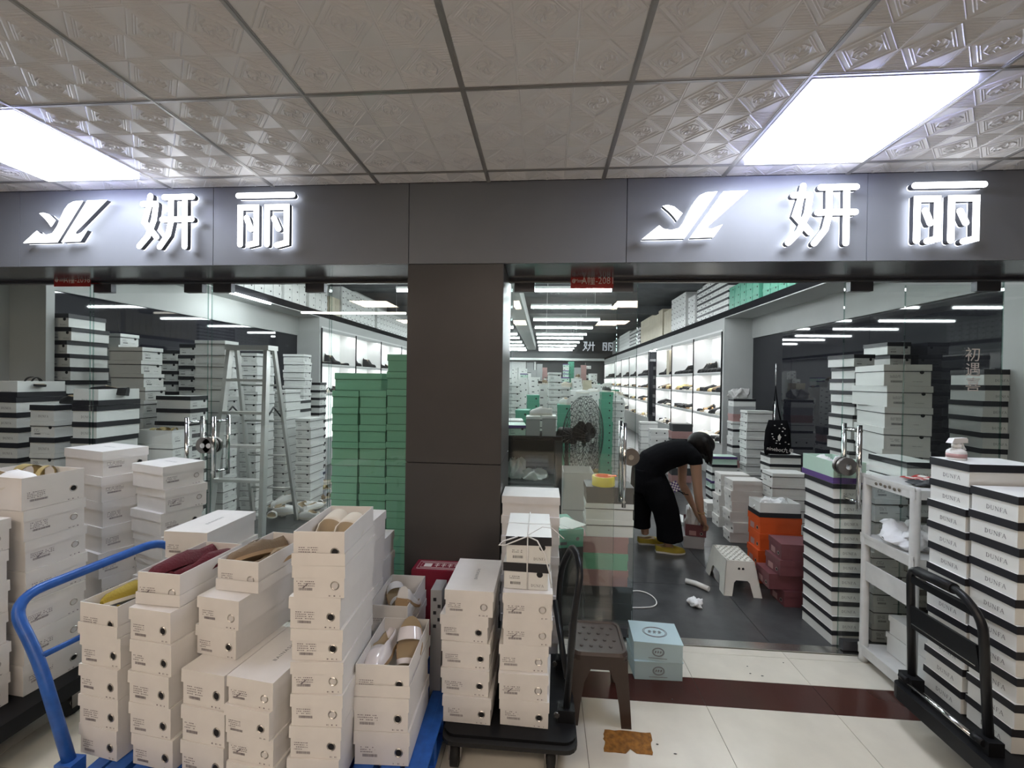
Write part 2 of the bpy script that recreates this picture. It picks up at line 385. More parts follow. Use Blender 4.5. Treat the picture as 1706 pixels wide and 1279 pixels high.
# glazing
def pane(name, xa, xb, y, label=None, z1=None):
    o = S(O(name, None, None, (xa, y, 0)), label); wd = xb-xa
    z1 = z1 or FZ-0.02
    O('glass_pane', (MB().box(0, wd, -0.005, 0.005, 0.012, z1, 0, skip='lr').box(0, 0.0012, -0.005, 0.005, 0.012, z1, 1, skip='r').box(wd-0.0012, wd, -0.005, 0.005, 0.012, z1, 1, skip='l'), ['glass','glass_edge']), o)
    return o, wd
def patches(o, wd, both=True):
    m = MB().box(0, 0.125, -0.017, 0.017, FZ-0.075, FZ-0.021).mesh('patch_fitting', ['patch'])
    O('patch_fitting', m, o, (0.02, 0, 0)); O('patch_fitting', m, o, (wd-0.155, 0, 0))
    m2 = MB().box(0, 0.125, -0.017, 0.017, 0.012, 0.066).mesh('patch_fitting', ['patch'])
    O('patch_fitting', m2, o, (0.02, 0, 0)); O('patch_fitting', m2, o, (wd-0.155, 0, 0))
def handle(o, x, zlo, zhi, lock_x, lock_z):
    m = MB()
    for s in (-1, 1): m.cyl((x, s*0.062, zlo), (x, s*0.062, zhi), 0.0125, 14)
    for z in (zlo+0.035, zhi-0.035): m.cyl((x, -0.074, z), (x, 0.074, z), 0.009, 12)
    O('door_handle', (m, ['chrome']), o)
    m = MB()
    for s in (-1, 1):
        m.cyl((lock_x, s*0.006, lock_z), (lock_x, s*0.028, lock_z), 0.052, 28)
        m.cyl((lock_x, s*0.028, lock_z), (lock_x, s*0.036, lock_z), 0.016, 16, 1)
    O('door_lock', (m, ['steel_dark','chrome']), o)
gx = lambda px, y=GLY: at(px, 640, y).x
pane('window_1', -5.2, gx(150), GLY)
o, wd = pane('door_1', gx(155), gx(346), GLY); patches(o, wd); handle(o, gx(325)-gx(155), at(325,835,GLY).z, at(325,694,GLY).z, wd-0.005, at(343,741,GLY).z)
o, wd = pane('door_2', gx(352), gx(548), GLY); patches(o, wd); handle(o, gx(369)-gx(352), at(369,792,GLY).z, at(369,692,GLY).z, 0.012, at(347,741,GLY).z)
pane('window_2', gx(551), PL-0.002, GLY)
pane('window_3', PR+0.012, gx(1026, 2.70), 2.70)
o, wd = pane('door_3', PR+0.012, gx(1060), GLY); patches(o, wd); handle(o, gx(1039)-PR-0.012, at(1037,840,GLY).z, at(1037,702,GLY).z, wd-0.03, at(1049,760,GLY).z)
o, wd = pane('door_4', gx(1404), gx(1668), GLY); patches(o, wd); handle(o, gx(1421)-gx(1404), at(1421,842,GLY).z, at(1421,706,GLY).z, 0.02, at(1410,776,GLY).z)
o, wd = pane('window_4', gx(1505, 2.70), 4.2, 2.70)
for k, ch in enumerate('初遇喜'):  # pale characters that show in the pane, drawn flat on it
    p = at(1622, 592+k*25, 2.69); O('pane_characters', text_mesh(ch, 0.088, 'sign_print'), o, (p.x-gx(1505, 2.70), -0.0065, p.z), (math.pi/2, 0, 0))
# door number plates
def plate(px0, px1, py0, py1, code, label):
    a = at(px0, py0, GLY-0.06); b = at(px1, py1, GLY-0.06)
    w_, h_ = b.x-a.x, a.z-b.z
    t = thing('door_plate', label, 'sign', ((a.x+b.x)/2, GLY-0.06, (a.z+b.z)/2))
    O('plate', (MB().box(-w_/2, w_/2, 0, 0.004, -h_/2, h_/2), ['sign_red']), t)
    O('hanger', (MB().box(-w_/2, w_/2, 0.0, 0.055, h_/2, h_/2+0.003).box(-w_*.3, w_*.3, 0.03, 0.05, h_/2, FZ-(a.z+b.z)/2-0.001), ['patch']), t)
    O('lettering', text_mesh('A幢-'+code, h_*0.66, 'sign_print'), t, (w_*0.14, -0.001, 0), (math.pi/2, 0, 0), (0.86,1,1))
    m = MB(); c = -w_*0.42
    m.tube([(c+0.011*math.cos(q*math.pi/6), -0.001, 0.011*math.sin(q*math.pi/6)) for q in range(1, 11)], 0.0022, 5)
    m.tube([(c-0.004,-0.001,-0.002),(c+0.003,-0.001,-0.006),(c+0.02,-0.001,0.011)], 0.002, 5).ell((c,-0.001,0.001),0.005,0.001,0.005)
    for k in range(4): m.box(c+0.02+k*0.011, c+0.028+k*0.011, -0.001, 0, 0.0, 0.006)
    m.box(c+0.018, c+0.062, -0.001, 0, -0.007, -0.004)
    O('emblem', (m, ['sign_print']), t)
plate(90, 150, 456, 477, '2096', 'red door number plate with white writing above the ladder door')
plate(951, 1022, 456, 480, '2081', 'red door number plate with white writing beside the open doorway')
# illuminated sign: logo and two characters, twice
def stroke(poly, wd):
    P = [Vector((p[0], p[1])) for p in poly]; Lh, Rh = [], []; k = len(P)
    for i in range(k):
        if i == 0: t = (P[1]-P[0]).normalized(); n = Vector((-t.y,t.x)); mm = 1
        elif i == k-1: t = (P[-1]-P[-2]).normalized(); n = Vector((-t.y,t.x)); mm = 1
        else:
            t0 = (P[i]-P[i-1]).normalized(); t1 = (P[i+1]-P[i]).normalized()
            n = (Vector((-t0.y,t0.x))+Vector((-t1.y,t1.x))).normalized(); mm = min(1.6, 1/max(0.3, n.dot(Vector((-t0.y,t0.x)))))
        Lh.append(P[i]+n*wd/2*mm); Rh.append(P[i]-n*wd/2*mm)
    t = (P[-1]-P[-2]).normalized(); a0 = math.atan2(t.y, t.x)
    capE = [P[-1]+Vector((math.cos(a0+math.pi/2-q*math.pi/6), math.sin(a0+math.pi/2-q*math.pi/6)))*wd/2 for q in range(1, 6)]
    t = (P[0]-P[1]).normalized(); a0 = math.atan2(t.y, t.x)
    capS = [P[0]+Vector((math.cos(a0+math.pi/2-q*math.pi/6), math.sin(a0+math.pi/2-q*math.pi/6)))*wd/2 for q in range(1, 6)]
    out = [tuple(p) for p in Lh]+[tuple(p) for p in capE]+[tuple(p) for p in reversed(Rh)]+[tuple(p) for p in capS]
    return out[::-1]
LOGO = [[(118,325),(195,262),(215,278),(250,284),(285,276),(312,240),(332,195),(352,155),(375,127),(405,113),(455,110),(311,323)],
        [(482,110),(590,108),(456,232),(418,266),(413,279),(430,282),(480,262),(441,319),(337,322)],
        [(210,172),(232,168),(262,176),(300,208),(276,241),(262,222),(240,198)]]
YAN = [[(832,92),(822,150),(800,225),(866,302)],[(862,140),(852,215),(818,298),(772,348)],[(790,133),(862,133)],
       [(908,100),(1060,100)],[(897,213),(1058,213)],[(945,100),(945,225),(930,290),(884,352)],[(1020,100),(1020,352)]]
LI = [[(1307,100),(1592,100)],[(1318,345),(1318,160),(1403,160),(1403,338),(1362,347)],[(1352,212),(1374,268)],
      [(1460,345),(1460,160),(1562,160),(1562,338),(1512,350)],[(1496,216),(1520,268)]]
SK = 0.00108    # metres for each unit of the drawing
def sign_piece(name, polys, cx, label, x, zc, y=FY-0.048, s=SK, dep=0.024, face='sign_face', halo='sign_halo', cat='sign', gap=True):
    t = thing(name, label, cat, (x, y, zc))
    M = Matrix(((1,0,0,0),(0,0,-1,0),(0,1,0,0),(0,0,0,1)))
    mf, ms, mh = MB(), MB(), MB()
    for p in polys:
        q = [((a-cx)*s, (216-b)*s) for a, b in p]
        if sum(q[i][0]*q[(i+1)%len(q)][1]-q[(i+1)%len(q)][0]*q[i][1] for i in range(len(q))) < 0: q = q[::-1]
        mf.prism(q, 0.0, 0.004, M); ms.prism(q, -dep, 0.0, M)
        if halo: mh.prism(q, -dep-0.004, -dep-0.001, M)
    O('glowing_face', (mf, [face]), t); O('side_return', (ms, ['sign_side']), t)
    if halo: O('back_light', (mh, [halo]), t)
    return t
for who, px0, py0 in (('above the open doorway', 1030+118/2.993, 290+325/2.993), ('above the ladder door', 40, 405)):
    a = at(px0, py0, FY-0.048); zc = a.z+(325-216)*SK
    X0 = a.x-118*SK
    sign_piece('swan_logo', LOGO, 0, 'white glowing bird-shaped logo on the dark fascia '+who, X0, zc)
    sign_piece('sign_character', [stroke(p, 27) for p in YAN], 0, 'white glowing character next to the bird logo '+who, X0, zc)
    sign_piece('sign_character', [stroke(p, 27) for p in LI], 0, 'white glowing two-box character at the sign end '+who, X0, zc)
# sign on the far wall of the shop
a = at(962, 577, BY-0.55)
mat('sign_dim', (0.7,0.7,0.75), 0.5, emit=(0.85,0.9,1), estr=0.25)
for nm, pl, lab, px in (('swan_logo', LOGO, 'small pale bird logo on the far back wall', 940), ('sign_character', [stroke(p, 27) for p in YAN], 'small pale character on the far back wall', 981), ('sign_character', [stroke(p, 27) for p in LI], 'small pale two-box character on the far back wall', 1013)):
    c = 350 if nm == 'swan_logo' else 915 if px == 981 else 1440
    sign_piece(nm, pl, c, lab, at(px, 577, BY-0.06).x, at(px, 575, BY-0.06).z, BY-0.06, 0.0019 if nm != 'swan_logo' else 0.0012, 0.03, 'sign_dim', None)
# shop tube lights
def tube_light(xa, xb, y, z, label, m='led_tube', drop=0.4):
    t = thing('tube_light', label, 'tube light', ((xa+xb)/2, y, z), group='tube lights under the shop ceiling')
    L = (xb-xa)/2
    O('tube', (MB().cyl((-L,0,0),(L,0,0),0.022,10), [m]), t)
    O('housing', (MB().box(-L-0.01, L+0.01, -0.03, 0.03, 0.022, 0.06).cyl((-L*.6,0,0.06),(-L*.6,0,TOPZ-z-.001),0.004,6).cyl((L*.6,0,0.06),(L*.6,0,TOPZ-z-.001),0.004,6), ['white_paint']), t)
ords = ['first','second','third','fourth','fifth','sixth','seventh','eighth','ninth','tenth','eleventh','twelfth','thirteenth','fourteenth','fifteenth','sixteenth','seventeenth','eighteenth','nineteenth','twentieth']
for k, y in enumerate((6.78, 8.33, 10.05, 11.55, 13.2, 14.4, 15.9, 17.4, 18.9, 20.0)):
    tube_light(-0.28, 1.26, y, 3.0, f'white tube light above the open doorway side, {ords[k]} row from the door')
    tube_light(-2.43, -0.88, y, 3.0, f'white tube light above the ladder side, {ords[k]} row from the door')
for k, y in enumerate((3.7, 5.2)):  # unseen rows added to brighten the front of the shop
    for xa, nm in ((-0.28, 'doorway side'), (-2.43, 'ladder side'), (-3.6, 'ladder wall side')):
        tube_light(xa, xa+(1.54 if xa > -3 else .9), y, 3.0, f'added white tube light hidden behind the fascia, {nm}, {["near","second"][k]} row')
for k, y in enumerate((4.0, 5.3)):
    tube_light(1.5, 2.7, y, 3.15, f'white tube light by the dark panelled wall, {ords[k]} row from the door')
t = thing('glow_strip', 'thin white light strip under the ledge above the ladder', 'strip light', (SX0+0.02, 5.17, LZ0-0.012))
O('strip', (MB().box(-0.012,0.012,-0.45,0.45,-0.012,0.010), ['led_tube']), t)
t = thing('glow_strip', 'curved warm reflection built as a glowing strip near the green boxes', 'strip light', (-2.9, 6.4, 2.57))  # a reflected streak, built as an added glowing strip
O('strip', (MB().tube([(-0.78,-0.25,-0.03),(-0.72,-0.12,-0.01),(-0.6,-0.03,0),(-0.4,0,0),(0.75,0,0)],0.016,8), ['reflection_glow']), t)
O('hanger', (MB().cyl((-0.3,0,0.016),(-0.3,0,TOPZ-2.571),0.004,6).cyl((0.6,0,0.016),(0.6,0,TOPZ-2.571),0.004,6), ['patch']), t)  # made-up rods to carry the glowing strip
# ------------------------------------------------------------------ shoe boxes
KIND = {   # w, l, h, lid height, body, lid side, lid top, style, words
 'eye':  (0.18,0.30,0.110,0.042,'card_cream','card_cream','card_cream','eye','cream shoe box with eyelet'),
 'big':  (0.225,0.36,0.135,0.048,'card_cream','card_cream','card_cream','eye','large cream shoe box with eyelet'),
 'bigs': (0.225,0.285,0.135,0.048,'card_cream','card_cream','card_cream','eye','large cream shoe box with eyelet'),
 'wide': (0.205,0.31,0.110,0.042,'card_cream','card_cream','card_cream','eye','cream shoe box with eyelet'),
 'dun':  (0.19,0.31,0.110,0.037,'card_white','card_black','card_white','dun','black-edged white shoe box'),
 'dunr': (0.18,0.29,0.0925,0.031,'card_white','card_black','card_white','dun','black-edged white shoe box'),
 'line': (0.19,0.31,0.110,0.032,'card_white','card_white','card_white','line','plain white shoe box'),
 'boot': (0.28,0.50,0.150,0.045,'card_white','card_white','card_white','line','tall white boot box'),
 'green':(0.18,0.32,0.115,0.040,'card_green','card_green','card_green','seam','green shoe box'),
 'teal': (0.18,0.31,0.115,0.040,'card_teal','card_teal','card_teal','dot','teal shoe box'),
 'mint': (0.19,0.32,0.105,0.028,'card_mint','card_purple','card_mint','line','mint shoe box'),
 'orange':(0.19,0.32,0.115,0.045,'card_orange','card_orange','card_orange','tag','orange shoe box'),
 'burg': (0.19,0.32,0.110,0.040,'card_burg','card_burg','card_burg','tag','burgundy shoe box'),
 'rose': (0.19,0.31,0.108,0.040,'card_rose','card_rose','card_rose','plain','dusty rose shoe box'),
 'sage': (0.19,0.31,0.108,0.040,'card_green','card_green','card_green','plain','green shoe box'),
 'blue': (0.255,0.20,0.098,0.0,'card_blue','card_blue','card_blue','seal','pale blue carton'),
 'grey': (0.19,0.31,0.110,0.04,'card_grey','card_grey','card_grey','plain','grey shoe box'),
 'kraft':(0.19,0.31,0.110,0.04,'card_kraft','card_kraft','card_kraft','plain','beige shoe box'),
 'dark': (0.19,0.31,0.110,0.04,'card_dark','card_dark','card_dark','plain','charcoal shoe box'),
 'dots': (0.19,0.31,0.120,0.042,'card_white','card_white','card_white','dot','white shoe box with dark eyelet'),
}
BM = {}
def text_lines(m, x0, z1, w_, rows, y, rnd, rh=0.0030, gap=0.0074):
    for r in range(rows):
        x = x0; z = z1-r*gap
        while x < x0+w_:
            l = rnd.uniform(0.002, 0.006)
            if rnd.random() < 0.82: m.quad((x,y,z-rh),(min(x+l,x0+w_),y,z-rh),(min(x+l,x0+w_),y,z),(x,y,z))
            x += l+0.0022
def barcode(m, x0, x1, z0, z1, y, rnd):
    x = x0
    while x < x1:
        l = rnd.uniform(0.0007,0.0022); m.quad((x,y,z0),(x+l,y,z0),(x+l,y,z1),(x,y,z1)); x += l+rnd.uniform(0.0006,0.0014)
def half_disc(m, cx, cz, r, y, mi=0, full=False):
    n = 14; a0, a1 = (0, 2*math.pi) if full else (math.pi, 2*math.pi)
    P = [(cx+r*math.cos(a0+(a1-a0)*i/n), y, cz+r*math.sin(a0+(a1-a0)*i/n)) for i in range(n+(0 if full else 1))]
    m.add(P, [list(range(len(P)))], mi)
def letters_dunfa():
    """thin serif capitals D U N F A, one unit tall"""
    m = MB()
    def bar(a, b, t):
        d = (Vector(b)-Vector(a)); n = Vector((-d.y, d.x)).normalized()*t/2
        m.add([(*(Vector(a)+n),0),(*(Vector(a)-n),0),(*(Vector(b)-n),0),(*(Vector(b)+n),0)], [(0,1,2,3)])
    def ser(x, y): bar((x-0.13,y),(x+0.13,y),0.05)
    T_, t_ = 0.13, 0.06
    x = 0.0
    bar((x+.15,0),(x+.15,1),T_); ser(x+.13,0.025); ser(x+.13,0.975)
    arc = [(x+.15+.55*math.sin(math.pi*i/10), 0.5+0.47*math.cos(math.pi*i/10)) for i in range(11)]
    for i in range(10): bar(arc[i], arc[i+1], 0.06+0.07*math.sin(math.pi*(i+.5)/10))
    x = 0.98
    bar((x+.12,1),(x+.12,.32),T_); bar((x+.68,1),(x+.68,.32),t_); ser(x+.12,.975); ser(x+.68,.975)
    arc = [(x+.40-.28*math.cos(math.pi*i/8), 0.32-0.29*math.sin(math.pi*i/8)) for i in range(9)]
    for i in range(8): bar(arc[i], arc[i+1], 0.09)
    x = 2.0
    bar((x+.1,0),(x+.1,1),t_); bar((x+.1,.98),(x+.75,.04),T_); bar((x+.75,0),(x+.75,1),t_); ser(x+.1,.025); ser(x+.75,.975); ser(x+.03,.975)
    x = 3.05
    bar((x+.15,0),(x+.15,1),T_); bar((x+.1,.97),(x+.62,.97),t_); bar((x+.15,.52),(x+.5,.52),t_); ser(x+.15,.025); bar((x+.62,.97),(x+.62,.8),t_)
    x = 3.8
    bar((x+.08,0),(x+.42,1),t_); bar((x+.42,1),(x+.78,0),T_); bar((x+.2,.34),(x+.65,.34),t_); ser(x+.08,.025); ser(x+.78,.025)
    return m
DUN = letters_dunfa()
def add_dunfa(m, cx, cz, h, y):
    s = h; w_ = 4.66*s
    m.add([(cx-w_/2+v[0]*s, y, cz-h/2+v[1]*s) for v in DUN.v], DUN.f)
NVAR = 5
def box_meshes(kind, lod, var):
    key = (kind, lod, var)
    if key in BM: return BM[key]
    W, L, H, lh, mb_, ml, mt, style, _ = KIND[kind]; rnd = random.Random(hash(kind) % 99991 if 0 else sum(map(ord, kind))*31+var)
    e = 0.0042; D = {}
    lh2 = lh if lh else 0.004
    D['body'] = MB().box(-W/2+e, W/2-e, -L/2+e, L/2-e, 0.0004, H-0.003).mesh('body', [mb_])
    sk = [rnd.uniform(-.0012,.0012) for _ in range(4)]
    lm = MB(); z0 = H-lh2; z1 = H-0.0004
    z0l = [z0+rnd.uniform(-.001,.002) for _ in range(4)]
    lm.add([(-W/2,-L/2,z0l[0]),(W/2,-L/2,z0l[1]),(W/2,L/2,z0l[2]),(-W/2,L/2,z0l[3]),(-W/2+.0006,-L/2+.0006,z1),(W/2-.0006,-L/2+.0006,z1),(W/2-.0006,L/2-.0006,z1),(-W/2+.0006,L/2-.0006,z1)],
           [(0,1,5,4),(1,2,6,5),(2,3,7,6),(3,0,4,7)], 0)
    lm.add([(-W/2+.0006,-L/2+.0006,z1),(W/2-.0006,-L/2+.0006,z1),(W/2-.0006,L/2-.0006,z1),(-W/2+.0006,L/2-.0006,z1)], [(0,1,2,3)], 1)
    lm.add([(-W/2,-L/2,z0l[0]),(W/2,-L/2,z0l[1]),(W/2,L/2,z0l[2]),(-W/2,L/2,z0l[3])], [(3,2,1,0)], 0)
    D['lid'] = lm.mesh('lid', [ml, mt])
    t = 0.0028      # open box: four walls and a bottom
    ob = MB().box(-W/2+e, W/2-e, -L/2+e, L/2-e, 0.0004, 0.004)
    f0, f1 = -L/2+e, L/2-e; g0, g1 = -W/2+e, W/2-e
    ob.box(g0, g1, f0, f0+t, 0.004, H).box(g0, g1, f1-t, f1, 0.004, H).box(g0, g0+t, f0+t, f1-t, 0.004, H).box(g1-t, g1, f0+t, f1-t, 0.004, H)
    D['open'] = ob.mesh('body', [mb_])
    tr = MB().box(-W/2, W/2, -L/2, L/2, 0.0004, 0.003)
    q = 0.0018; lt = max(lh, .03)
    tr.box(-W/2, W/2, -L/2, -L/2+q, 0.003, lt).box(-W/2, W/2, L/2-q, L/2, 0.003, lt).box(-W/2, -W/2+q, -L/2+q, L/2-q, 0.003, lt).box(W/2-q, W/2, -L/2+q, L/2-q, 0.003, lt)
    D['tray'] = tr.mesh('lid', [ml])
    y = -L/2+e-0.0006; yb = L/2-e+0.0006
    if lod >= 1:
        zb = H-lh2
        if style == 'eye':
            m = MB()
            if lod >= 2:
                x0 = -W*0.40+rnd.uniform(-.006,.006); zt = zb*0.82+rnd.uniform(-.004,.004); rows = rnd.choice((3,3,4)) if H > .1 else 3
                text_lines(m, x0, zt, W*(0.36 if var % 2 else 0.26), rows, y, rnd)
                barcode(m, x0+0.008, x0+W*0.30, zt-rows*0.0074-0.010, zt-rows*0.0074-0.001, y, rnd)
                ex, ez = W*0.30, zb*0.62
                for k in (-1, 0, 1): text_lines(m, ex+k*0.016-0.004, 0.0095, 0.007, 1, y, rnd, 0.0045)
                if var == 3: m.quad((x0+.02,y,zt-.022),(x0+.023,y,zt-.026),(x0+.042,y,zt-.008),(x0+.04,y,zt-.006))
            else:
                text_lines(m, -W*0.40, zb*0.8, W*0.28, 3, y, rnd); ex, ez = W*0.30, zb*0.62
            D['label_print'] = m.mesh('label_print', ['print'])
            m = MB(); n = 18
            ro, ri = 0.0155, 0.0105
            for a, b, ya, yb_ in ((ro, (ro+ri)/2, y, y-0.0022), ((ro+ri)/2, ri, y-0.0022, y)):
                R = [[(ex+r*math.cos(2*math.pi*i/n), yy, ez+r*math.sin(2*math.pi*i/n)) for i in range(n)] for r, yy in ((a, ya), (b, yb_))]
                m.rings(R, 0, True, False, False)
            half_disc(m, ex, ez, ri+0.0004, y-0.0003, 1, True)
            D['eyelet'] = m.mesh('eyelet', ['eyelet', 'hole' if var in (0,1,4) else 'card_in'])
            if lod >= 2:
                tm = text_mesh('BAINASHI', 0.020, 'print_grey', 0, 1.25)
                D['lid_print'] = tm
        elif style in ('dun', 'line'):
            m = MB()
            if style == 'dun': add_dunfa(m, 0.010, zb*0.45, 0.0165, y)
            m3 = MB(); text_lines(m3, W*0.14, zb*0.72, W*0.22, 2, yb, rnd); barcode(m3, W*0.12, W*0.34, zb*0.25, zb*0.40, yb, rnd)
            if style == 'dun':
                s_ = .011; w_ = 4.66*s_; m3.add([(-W*.25+w_/2-v[0]*s_, yb, zb*.16+v[1]*s_) for v in DUN.v], [f[::-1] for f in DUN.f])
            D['rear_print'] = m3.mesh('rear_print', ['print_grey'])
            if style == 'line':
                text_lines(m, -W*0.36, zb*0.72, W*0.22, 3, y, rnd); barcode(m, -W*0.36+0.004, -W*0.10, zb*0.22, zb*0.36, y, rnd)
                text_lines(m, W*0.12, zb*0.3, W*0.2, 1, y, rnd)
            D['label_print'] = m.mesh('label_print', ['print_grey'])
            m = MB(); half_disc(m, -W*0.30, zb-0.009, 0.013, yb, 0, True); D['rear_notch'] = m.mesh('finger_notch', ['hole'])
            if style == 'line':
                m = MB(); half_disc(m, W*0.30, zb-0.009, 0.013, y, 0, True); D['finger_notch'] = m.mesh('finger_notch', ['hole'])
            if style == 'line':
                s = 0.0005
                D['seam_line'] = MB().box(-W/2-s+.001, W/2+s-.001, -L/2-s+.001, L/2+s-.001, zb-0.006, zb-0.0005, 0, 'tb').mesh('seam_line', ['card_black'])
        elif style == 'seam':
            D['seam_line'] = MB().box(-W/2+.0005, W/2-.0005, -L/2+.0005, L/2-.0005, zb-0.003, zb-0.0005, 0, 'tb').box(-W/2+.0005, W/2-.0005, -L/2+.0005, L/2-.0005, 0.0, 0.003, 0, 'tb').mesh('seam_line', ['card_seam'])
        elif style == 'dot':
            m = MB(); half_disc(m, W*0.22, H*0.55, 0.012, y-0.0015, 0, True); half_disc(m, W*0.22, H*0.55, 0.012, yb+0.0015, 0, True)
            for sx in (-1, 1):
                n = 12; P = [(sx*(W/2+0.0006), -L*0.2+0.012*math.cos(2*math.pi*i/n), H*0.5+0.012*math.sin(2*math.pi*i/n)) for i in range(n)]
                m.add(P, [list(range(n))]); P = [(sx*(W/2+0.0006), L*0.25+0.012*math.cos(2*math.pi*i/n), H*0.5+0.012*math.sin(2*math.pi*i/n)) for i in range(n)]; m.add(P, [list(range(n))])
            D['eyelet'] = m.mesh('eyelet', ['hole'])
        elif style == 'tag':
            m = MB(); m.quad((-W*.30,y-.0004,zb*.15),(W*.02,y-.0004,zb*.15),(W*.02,y-.0004,zb*.75),(-W*.30,y-.0004,zb*.75))
            D['paper_label'] = m.mesh('paper_label', ['card_rose'])
            m = MB(); n = 16
            R = [[(W*.26+r*math.cos(2*math.pi*i/n), yy, zb*.45+r*math.sin(2*math.pi*i/n)) for i in range(n)] for r, yy in ((.014,y),(.012,y-.002),(.009,y))]
            m.rings(R, 0, True, False, False); half_disc(m, W*.26, zb*.45, .0092, y-.0003, 1, True)
            D['eyelet'] = m.mesh('eyelet', ['eyelet','hole'])
    BM[key] = D
    return D
def one_box(kind, loc, rz, label, group, lod=1, var=0, sc=(1,1,1), state='closed', flip=False):
    """state closed | open (no lid) | tray (open, its lid cupping the bottom)"""
    D = box_meshes(kind, lod, var)
    if lod == 0 and state == 'closed':
        key = (kind, 'far', var % 2)
        if key not in BM:
            W, L, H, lh, mb_, ml, mt, style, _ = KIND[kind]; m = MB(); z = H-(lh or .004)
            m.box(-W/2+.002, W/2-.002, -L/2+.002, L/2-.002, 0.0004, z, 0, 't').box(-W/2, W/2, -L/2, L/2, z, H-0.0004, 1, 't')
            m.quad((-W/2,-L/2,H-.0004),(W/2,-L/2,H-.0004),(W/2,L/2,H-.0004),(-W/2,L/2,H-.0004), 2)
            if style in ('dun','line','dot','eye'):
                half_disc(m, W*0.28, z*0.7, 0.012, -L/2+.0012, 3, True)
                m.quad((-W*.38,-L/2+.0012,z*.25),(-W*.12,-L/2+.0012,z*.25),(-W*.12,-L/2+.0012,z*.5),(-W*.38,-L/2+.0012,z*.5), 3)
            BM[key] = m.mesh('shoe_box', [mb_, ml, mt, 'print_grey'])
        return T(O('shoe_box', BM[key], None, loc, (0,0,rz), sc), label, 'shoe box', group)
    t = thing('shoe_box', label, 'shoe box', loc, (0,0,rz), group, sc)
    H = KIND[kind][2]
    if state == 'closed':
        O('body', D['body'], t); O('lid', D['lid'], t); dz = 0
        if 'lid_print' in D: O('lid_print', D['lid_print'], t, (0.01, 0, H+0.0001), (0,0,math.pi/2))
        if 'seam_line' in D: O('seam_line', D['seam_line'], t)
    else:
        dz = 0.0035 if state == 'tray' else 0
        O('body', D['open'], t, (0,0,dz))
        if state == 'tray': O('lid', D['tray'], t)
    for k in ('label_print','eyelet','finger_notch','paper_label','rear_print','rear_notch'):
        if k in D and not (k == 'finger_notch' and state != 'closed'): 
            q_ = O(k.replace('rear_notch', 'finger_notch'), D[k], t, (0,0,dz))
            if k.endswith('print'): q_['kind'] = 'stuff'
    return t
BADW = []
def nth(i, n):
    if n == 1: return 'alone'
    if i == 0: return 'topmost'
    if i == n-1: return 'lowest'
    return ords[i] + ' from top'
def stack(where, px, d, ytop, zb, kind, yaw=0, r0=0, corner='L', lod=1, top=None, kinds=None, jit=0.006, n=None, ztop=None, scale_n=True, wob=1.0, state=None, X=None):
    """boxes piled from zb up to the height that shows at (px, ytop) for depth d; corner = which front corner stands at px"""
    P = at(px, ytop, d)
    if X is not None: P.x = X
    if ztop is not None: P.z = ztop
    yr = math.radians(yaw)
    ks = kinds or [kind]
    H0 = sum(KIND[k][2] for k in ks)/len(ks)
    if n is None: n = max(1, round((P.z-zb)/H0))
    hs = [KIND[ks[i % len(ks)]][2] for i in range(n)]      # top to bottom
    f = (P.z-zb)/sum(hs)
    z = P.z; out = []
    desc = where
    nn = n + (1 if top else 0)
    last = None
    for i in range(n):
        k = ks[i % len(ks)]; W, L = KIND[k][0], KIND[k][1]
        fx, fy = (W, L) if r0 in (0, 180) else (L, W)
        jx, jy, ja = random.uniform(-jit, jit)*wob, random.uniform(-jit, jit)*wob, math.radians(random.uniform(-1.6, 1.6))*wob
        cx, cy = (fx/2 if corner == 'L' else -fx/2)+jx, fy/2+jy
        c = Vector((P.x+cx*math.cos(yr)-cy*math.sin(yr), P.y+cx*math.sin(yr)+cy*math.cos(yr), 0))
        h = hs[i]*f; z -= h
        lab = f'{KIND[k][8]}, {nth(i + (1 if top else 0), nn)} {desc}'
        if len(lab.replace(',', '').split()) > 16: BADW.append(lab)
        o = one_box(k, (c.x, c.y, z), yr+math.radians(r0)+ja, lab, 'shoe boxes '+desc, lod, random.randrange(NVAR), (1, 1, f), state if (state and i == 0) else 'closed')
        if last is None: last = (c, yr+math.radians(r0), P.z, k)
        out.append(o)
    if top:
        st, k = top if isinstance(top, tuple) else (top, ks[0])
        c, rz, zt, _ = last
        lab = f'open {KIND[k][8]} {"in its own lid" if st == "tray" else "without lid"}, topmost {desc}'
        if len(lab.replace(',', '').split()) > 16: BADW.append(lab)
        ja = random.uniform(-.03, .03)
        o = one_box(k, (c.x+random.uniform(-.004,.004), c.y+random.uniform(-.004,.004), zt+0.0006), rz+ja, lab, 'shoe boxes '+desc, lod, random.randrange(NVAR), (1,1,1), st)
        return o, out
    return None, out
